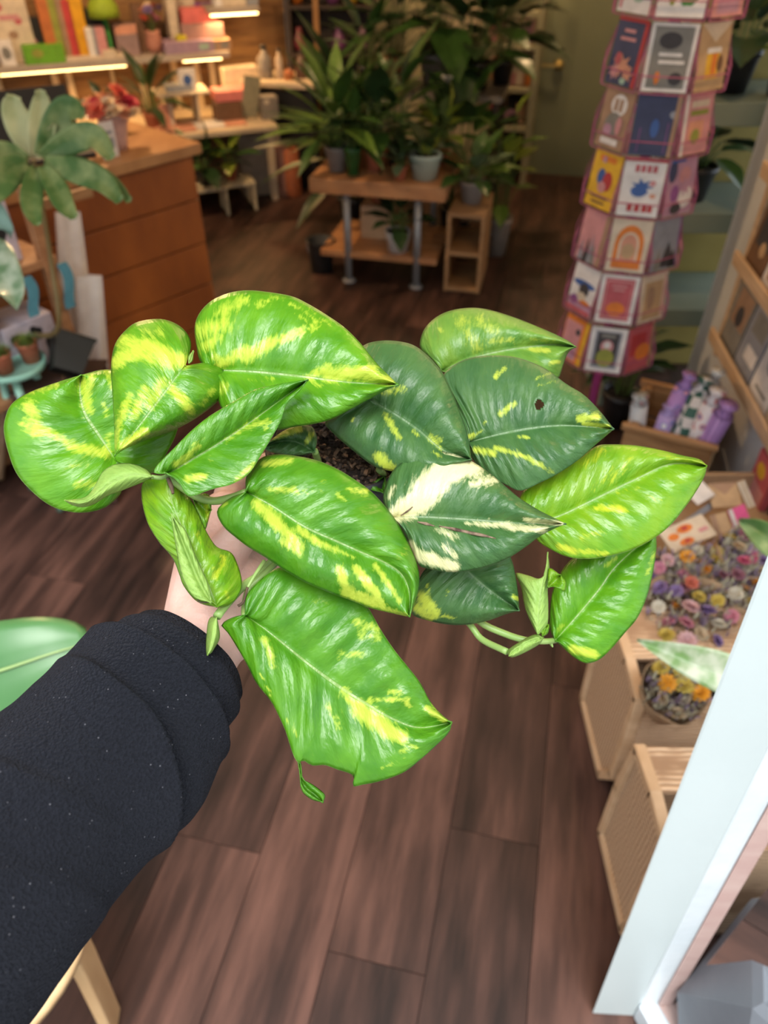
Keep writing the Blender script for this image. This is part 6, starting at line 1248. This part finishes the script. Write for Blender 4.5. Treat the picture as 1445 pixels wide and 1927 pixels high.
# stems
def kpt(T, x, y, d): return at_d(T[0]+x*T[2], T[1]+y*T[2], d)
def stem(pts, r, m=None, name='stem'): return tube(name, pts, r, m or M_STEM, pothos, 8, True, 20)
stem([kpt(G_,300,640,.55), kpt(G_,410,768,.535), kpt(G_,460,830,.53), kpt(G_,565,882,.515)], 0.0024)
stem([kpt(G_,380,660,.55), kpt(G_,450,755,.54), kpt(G_,560,808,.535), kpt(G_,640,832,.53), kpt(G_,720,838,.535), kpt(G_,768,834,.560)], [.0026,.0026,.0026,.0023,.0022,.0022])
stem([kpt(G_,748,838,.55), kpt(G_,750,850,.55), kpt(G_,756,862,.548)], [.0016,.0012,.0004])
stem([kpt(D_,245,315,.455), kpt(D_,140,352,.462), kpt(D_,30,370,.468), kpt(D_,-90,330,.462), kpt(A_,870,1010,.455)], 0.0026)
stem([kpt(K_,1080,720,.49), kpt(K_,960,870,.485), kpt(K_,830,960,.475), kpt(K_,700,1100,.458), kpt(K_,640,1180,.45)], 0.0028)
stem([kpt(K_,1100,760,.49), kpt(K_,940,910,.48), kpt(K_,860,1000,.478), kpt(K_,835,1150,.472), kpt(E_,190,362,.468)], 0.0022)
stem([kpt(K_,980,780,.475), kpt(K_,900,900,.468), kpt(K_,860,970,.465)], [.0014,.0012,.0010])
stem([kpt(K_,860,965,.466), kpt(K_,830,1070,.465), kpt(K_,790,1105,.464)], [.0009,.0008,.0010], M_DRY, 'dry_stem')
stem([kpt(K_,290,190,.448), kpt(K_,315,255,.446), kpt(K_,325,300,.444)], [.0012,.0014,.0008], M_DRY, 'dry_stem')
stem([kpt(K_,170,180,.447), kpt(K_,250,185,.449), kpt(K_,330,150,.451)], 0.0014)
stem([kpt(K_,495,1040,.437), kpt(K_,520,1075,.436), kpt(K_,595,1078,.437)], [.0004,.0005,.0003], M_DRY, 'dry_stem')
stem([kpt(B_,555,950,.523), kpt(B_,575,1010,.545), kpt(B_,600,1100,.57)], 0.0026)
stem([kpt(B_,905,1050,.535), kpt(B_,930,1090,.55), kpt(B_,880,1150,.575)], 0.0026)
# pot with soil and bark chips
sc_ = plant_base + Vector((0,0,0.105))
lathe('pot', plant_base, [(0.040,0),(0.043,0.004),(0.052,0.085),(0.056,0.087),(0.057,0.112),(0.054,0.112),(0.052,0.095),(0.001,0.095)], mat('black_nursery_pot', (0.02,0.02,0.022), 0.5), pothos, 32)
so = mesh('soil', [sc_+Vector((0.054*math.cos(a)*r, 0.054*math.sin(a)*r, 0.006*mnoise.noise(Vector((math.cos(a)*r*3, math.sin(a)*r*3, 1)))+0.001)) for r in (0.02,0.35,0.7,1.0) for a in [k*math.pi/12 for k in range(24)]],
          [(i*24+k, i*24+(k+1)%24, (i+1)*24+(k+1)%24, (i+1)*24+k) for i in range(3) for k in range(24)]+[tuple(range(23,-1,-1))], mat('dark_soil', (0.035,0.022,0.016), 0.95, (0.012,0.008,0.006), 220, bump=1.0, bscale=300), pothos, smooth=True)
CH = MB(); rnd = random.Random(3)
for k in range(420):
    a = rnd.random()*6.283; r = 0.052*math.sqrt(rnd.random()); z = 0.003+rnd.random()*0.006
    s = (rnd.uniform(.002,.0065), rnd.uniform(.0015,.003), rnd.uniform(.0008,.002))
    CH.box(sc_+Vector((r*math.cos(a), r*math.sin(a), z)), s, Euler((rnd.uniform(-.8,.8), rnd.uniform(-.8,.8), rnd.random()*6.28)).to_matrix())
bc = CH.obj('bark_chips', mat('bark_chip', (0.20,0.12,0.075), 0.85, (0.035,0.022,0.016), 160, contrast=(0.45,0.62)), pothos); bc['kind'] = 'stuff'

# ---------------------------------------------------------------- the arm holding it
M_SKIN = mat('skin', (0.74,0.48,0.40), 0.5, (0.68,0.40,0.33), 45, bump=0.12, bscale=260)
M_SKIN.node_tree.nodes['Principled BSDF'].inputs['Subsurface Weight'].default_value = 0.15
M_SKIN.node_tree.nodes['Principled BSDF'].inputs['Subsurface Radius'].default_value = (0.01,0.004,0.002)
HB = MB()
def ball(c, r, n=12):
    V, Fc = lathev(c, [(max(1e-4, r*math.sin(math.pi*k/8)), -r*math.cos(math.pi*k/8)) for k in range(9)], n); HB.add(V, Fc)
def limb(P, rad, steps=7):
    for (a, ra), (b, rb) in zip(zip(P, rad), list(zip(P, rad))[1:]):
        for k in range(steps+1):
            t = k/steps; ball(a.lerp(b, t), ra+(rb-ra)*t)
q = lambda x, y, d: at_d(x, y, d)
pc = plant_base
limb([q(60,1560,.455), q(250,1370,.500), q(375,1220,.528), q(415,1140,.545)], [.034,.033,.031,.033])          # forearm, wrist
limb([q(370,1160,.540), q(395,1060,.552), q(425,970,.568)], [.024,.026,.020])                                # heel of the hand
limb([q(430,1180,.535), q(450,1090,.552), q(470,1020,.570)], [.026,.028,.022])
limb([q(425,970,.570), q(430,925,.590), q(478,880,.625), q(560,850,.660)], [.0135,.0115,.010,.008])           # index round the back of the pot
limb([q(440,1000,.580), q(462,960,.615), q(520,930,.655), q(600,920,.680)], [.0135,.0115,.010,.008])
limb([q(460,1030,.590), q(490,1000,.630), q(550,985,.665), q(630,985,.685)], [.0130,.0110,.010,.008])
limb([q(475,1060,.590), q(510,1050,.630), q(560,1045,.660), q(620,1040,.675)], [.0120,.0100,.009,.007])
limb([q(400,1120,.535), q(425,1040,.528), q(470,985,.512), q(520,965,.508)], [.018,.0155,.0125,.0095])         # thumb across the front
person = HB.obj('person', M_SKIN, None, smooth=True, loc=q(60,1560,.455))
rm = person.modifiers.new('remesh', 'REMESH'); rm.mode = 'VOXEL'; rm.voxel_size = 0.0024; rm.use_smooth_shade = True
sm = person.modifiers.new('smooth', 'SMOOTH'); sm.factor = 0.5; sm.iterations = 8
tag(person, 'person in a dark fleece sleeve reaching in from the left to hold the plant', 'person')
# fleece sleeve
def m_fleece():
    m = bpy.data.materials.new('navy_fleece'); m.use_nodes = True; nt = m.node_tree; nt.nodes.clear(); L = nt.links.new
    out = nd(nt, 'ShaderNodeOutputMaterial'); b = nd(nt, 'ShaderNodeBsdfPrincipled'); L(b.outputs[0], out.inputs[0])
    tc = nd(nt, 'ShaderNodeTexCoord')
    n = nd(nt, 'ShaderNodeTexNoise'); n.inputs['Scale'].default_value = 620; n.inputs['Detail'].default_value = 1.5; L(tc.outputs['Object'], n.inputs['Vector'])
    v = nd(nt, 'ShaderNodeTexVoronoi'); v.inputs['Scale'].default_value = 230; L(tc.outputs['Object'], v.inputs['Vector'])
    lt = nd(nt, 'ShaderNodeMapRange', interpolation_type='SMOOTHSTEP'); lt.inputs[1].default_value = 0.05; lt.inputs[2].default_value = 0.12; lt.inputs[3].default_value = 1; lt.inputs[4].default_value = 0; L(v.outputs['Distance'], lt.inputs[0])
    wn = nd(nt, 'ShaderNodeSeparateColor'); L(v.outputs['Color'], wn.inputs[0])
    th = nd(nt, 'ShaderNodeMath', operation='GREATER_THAN'); th.inputs[1].default_value = 0.55; L(wn.outputs[0], th.inputs[0])
    mu = nd(nt, 'ShaderNodeMath', operation='MULTIPLY'); L(th.outputs[0], mu.inputs[0]); L(lt.outputs[0], mu.inputs[1])
    c1 = nd(nt, 'ShaderNodeMix', data_type='RGBA'); c1.inputs[6].default_value = (0.0035,0.004,0.0055,1); c1.inputs[7].default_value = (0.014,0.0155,0.022,1); L(n.outputs['Fac'], c1.inputs[0])
    c2 = nd(nt, 'ShaderNodeMix', data_type='RGBA'); c2.inputs[7].default_value = (0.11,0.11,0.125,1); L(mu.outputs[0], c2.inputs[0]); L(c1.outputs[2], c2.inputs[6]); L(c2.outputs[2], b.inputs['Base Color'])
    b.inputs['Roughness'].default_value = 0.95; b.inputs['Specular IOR Level'].default_value = 0.1
    b.inputs['Sheen Weight'].default_value = 0.04; b.inputs['Sheen Roughness'].default_value = 0.6; b.inputs['Sheen Tint'].default_value = (0.6,0.65,0.85,1)
    bp = nd(nt, 'ShaderNodeBump'); bp.inputs['Strength'].default_value = 1.0; bp.inputs['Distance'].default_value = 0.004; L(n.outputs['Fac'], bp.inputs['Height']); L(bp.outputs[0], b.inputs['Normal'])
    return m
ax = catmull([q(-330,2010,.335), q(-95,1750,.372), q(55,1575,.410), q(188,1425,.447), q(283,1318,.478), q(343,1252,.500)], 150)
NA, NR = 150, 96
SV = []; SF = []
ctr = CAM
def sleeve_r(u, th):
    """u 0 far end of the arm .. 1 cuff; th 0 towards the lens, + towards lower right"""
    r = 0.0595 + 0.004*math.sin(math.pi*min(1, u*1.1)) - 0.0085*max(0, u-0.55)/0.45
    k = math.cos(th); sg = math.sin(th)
    def lip(c, wd, amp, drop=0.7):
        x = u-c
        return amp*math.exp(x/wd) if x < 0 else amp*((1+drop)*math.exp(-(x/(wd*0.16))**2)-drop*math.exp(-x/(wd*0.9)))
    w = 0.5+0.5*k
    r += lip(0.895+0.010*k-0.012*sg, 0.07, 0.0062)
    r += lip(0.755-(0.135 if sg > 0 else 0.035)*abs(sg)**1.5*(1 if sg > 0 else -1), 0.10, 0.0085*max(0.12, math.cos(th-0.15)), 0.9)
    r += 0.0085*math.exp(-((u-0.735)/0.085)**2)*max(0, sg)**1.5 - 0.0045*max(0, sg)*(1/(1+math.exp((u-0.60)/0.02)))*(0.3+0.7*u/0.6)
    r += lip(0.520+0.05*sg, 0.12, 0.0040*max(0, math.cos(th+0.9)), 0.5)
    r += lip(0.330+0.10*sg, 0.16, 0.0035*max(0, math.cos(th+0.1)), 0.5)
    r += 0.0030*mnoise.noise(Vector((u*5, k*1.2, sg*1.2))) + 0.0012*mnoise.noise(Vector((u*14, k*3, sg*3)))
    r -= 0.004*max(0, (u-0.975)/0.025)**2
    return r
up = None
for i in range(NA+1):
    t = (ax[min(i+1, NA)]-ax[max(i-1, 0)]).normalized()
    v = (ctr-ax[i]); v = (v - t*v.dot(t)).normalized(); w = t.cross(v).normalized()
    for k in range(NR):
        th = 2*math.pi*k/NR
        SV.append(ax[i] + (v*math.cos(th) + w*math.sin(th))*sleeve_r(i/NA, th))
# turned-in hem
t = (ax[NA]-ax[NA-1]).normalized(); v = (ctr-ax[NA]); v = (v-t*v.dot(t)).normalized(); w = t.cross(v).normalized()
for rr_, dx in ((0.97, 0.006), (0.88, 0.008), (0.80, 0.002), (0.78, -0.02)):
    for k in range(NR):
        th = 2*math.pi*k/NR; SV.append(ax[NA]+t*dx+(v*math.cos(th)+w*math.sin(th))*sleeve_r(1, th)*rr_)
for i in range(NA+4):
    for k in range(NR):
        k2 = (k+1) % NR; SF.append((i*NR+k, i*NR+k2, (i+1)*NR+k2, (i+1)*NR+k))
sl = mesh('sleeve', SV, SF, m_fleece(), person, smooth=True)
sl['label'] = 'bunched navy fleece sleeve'
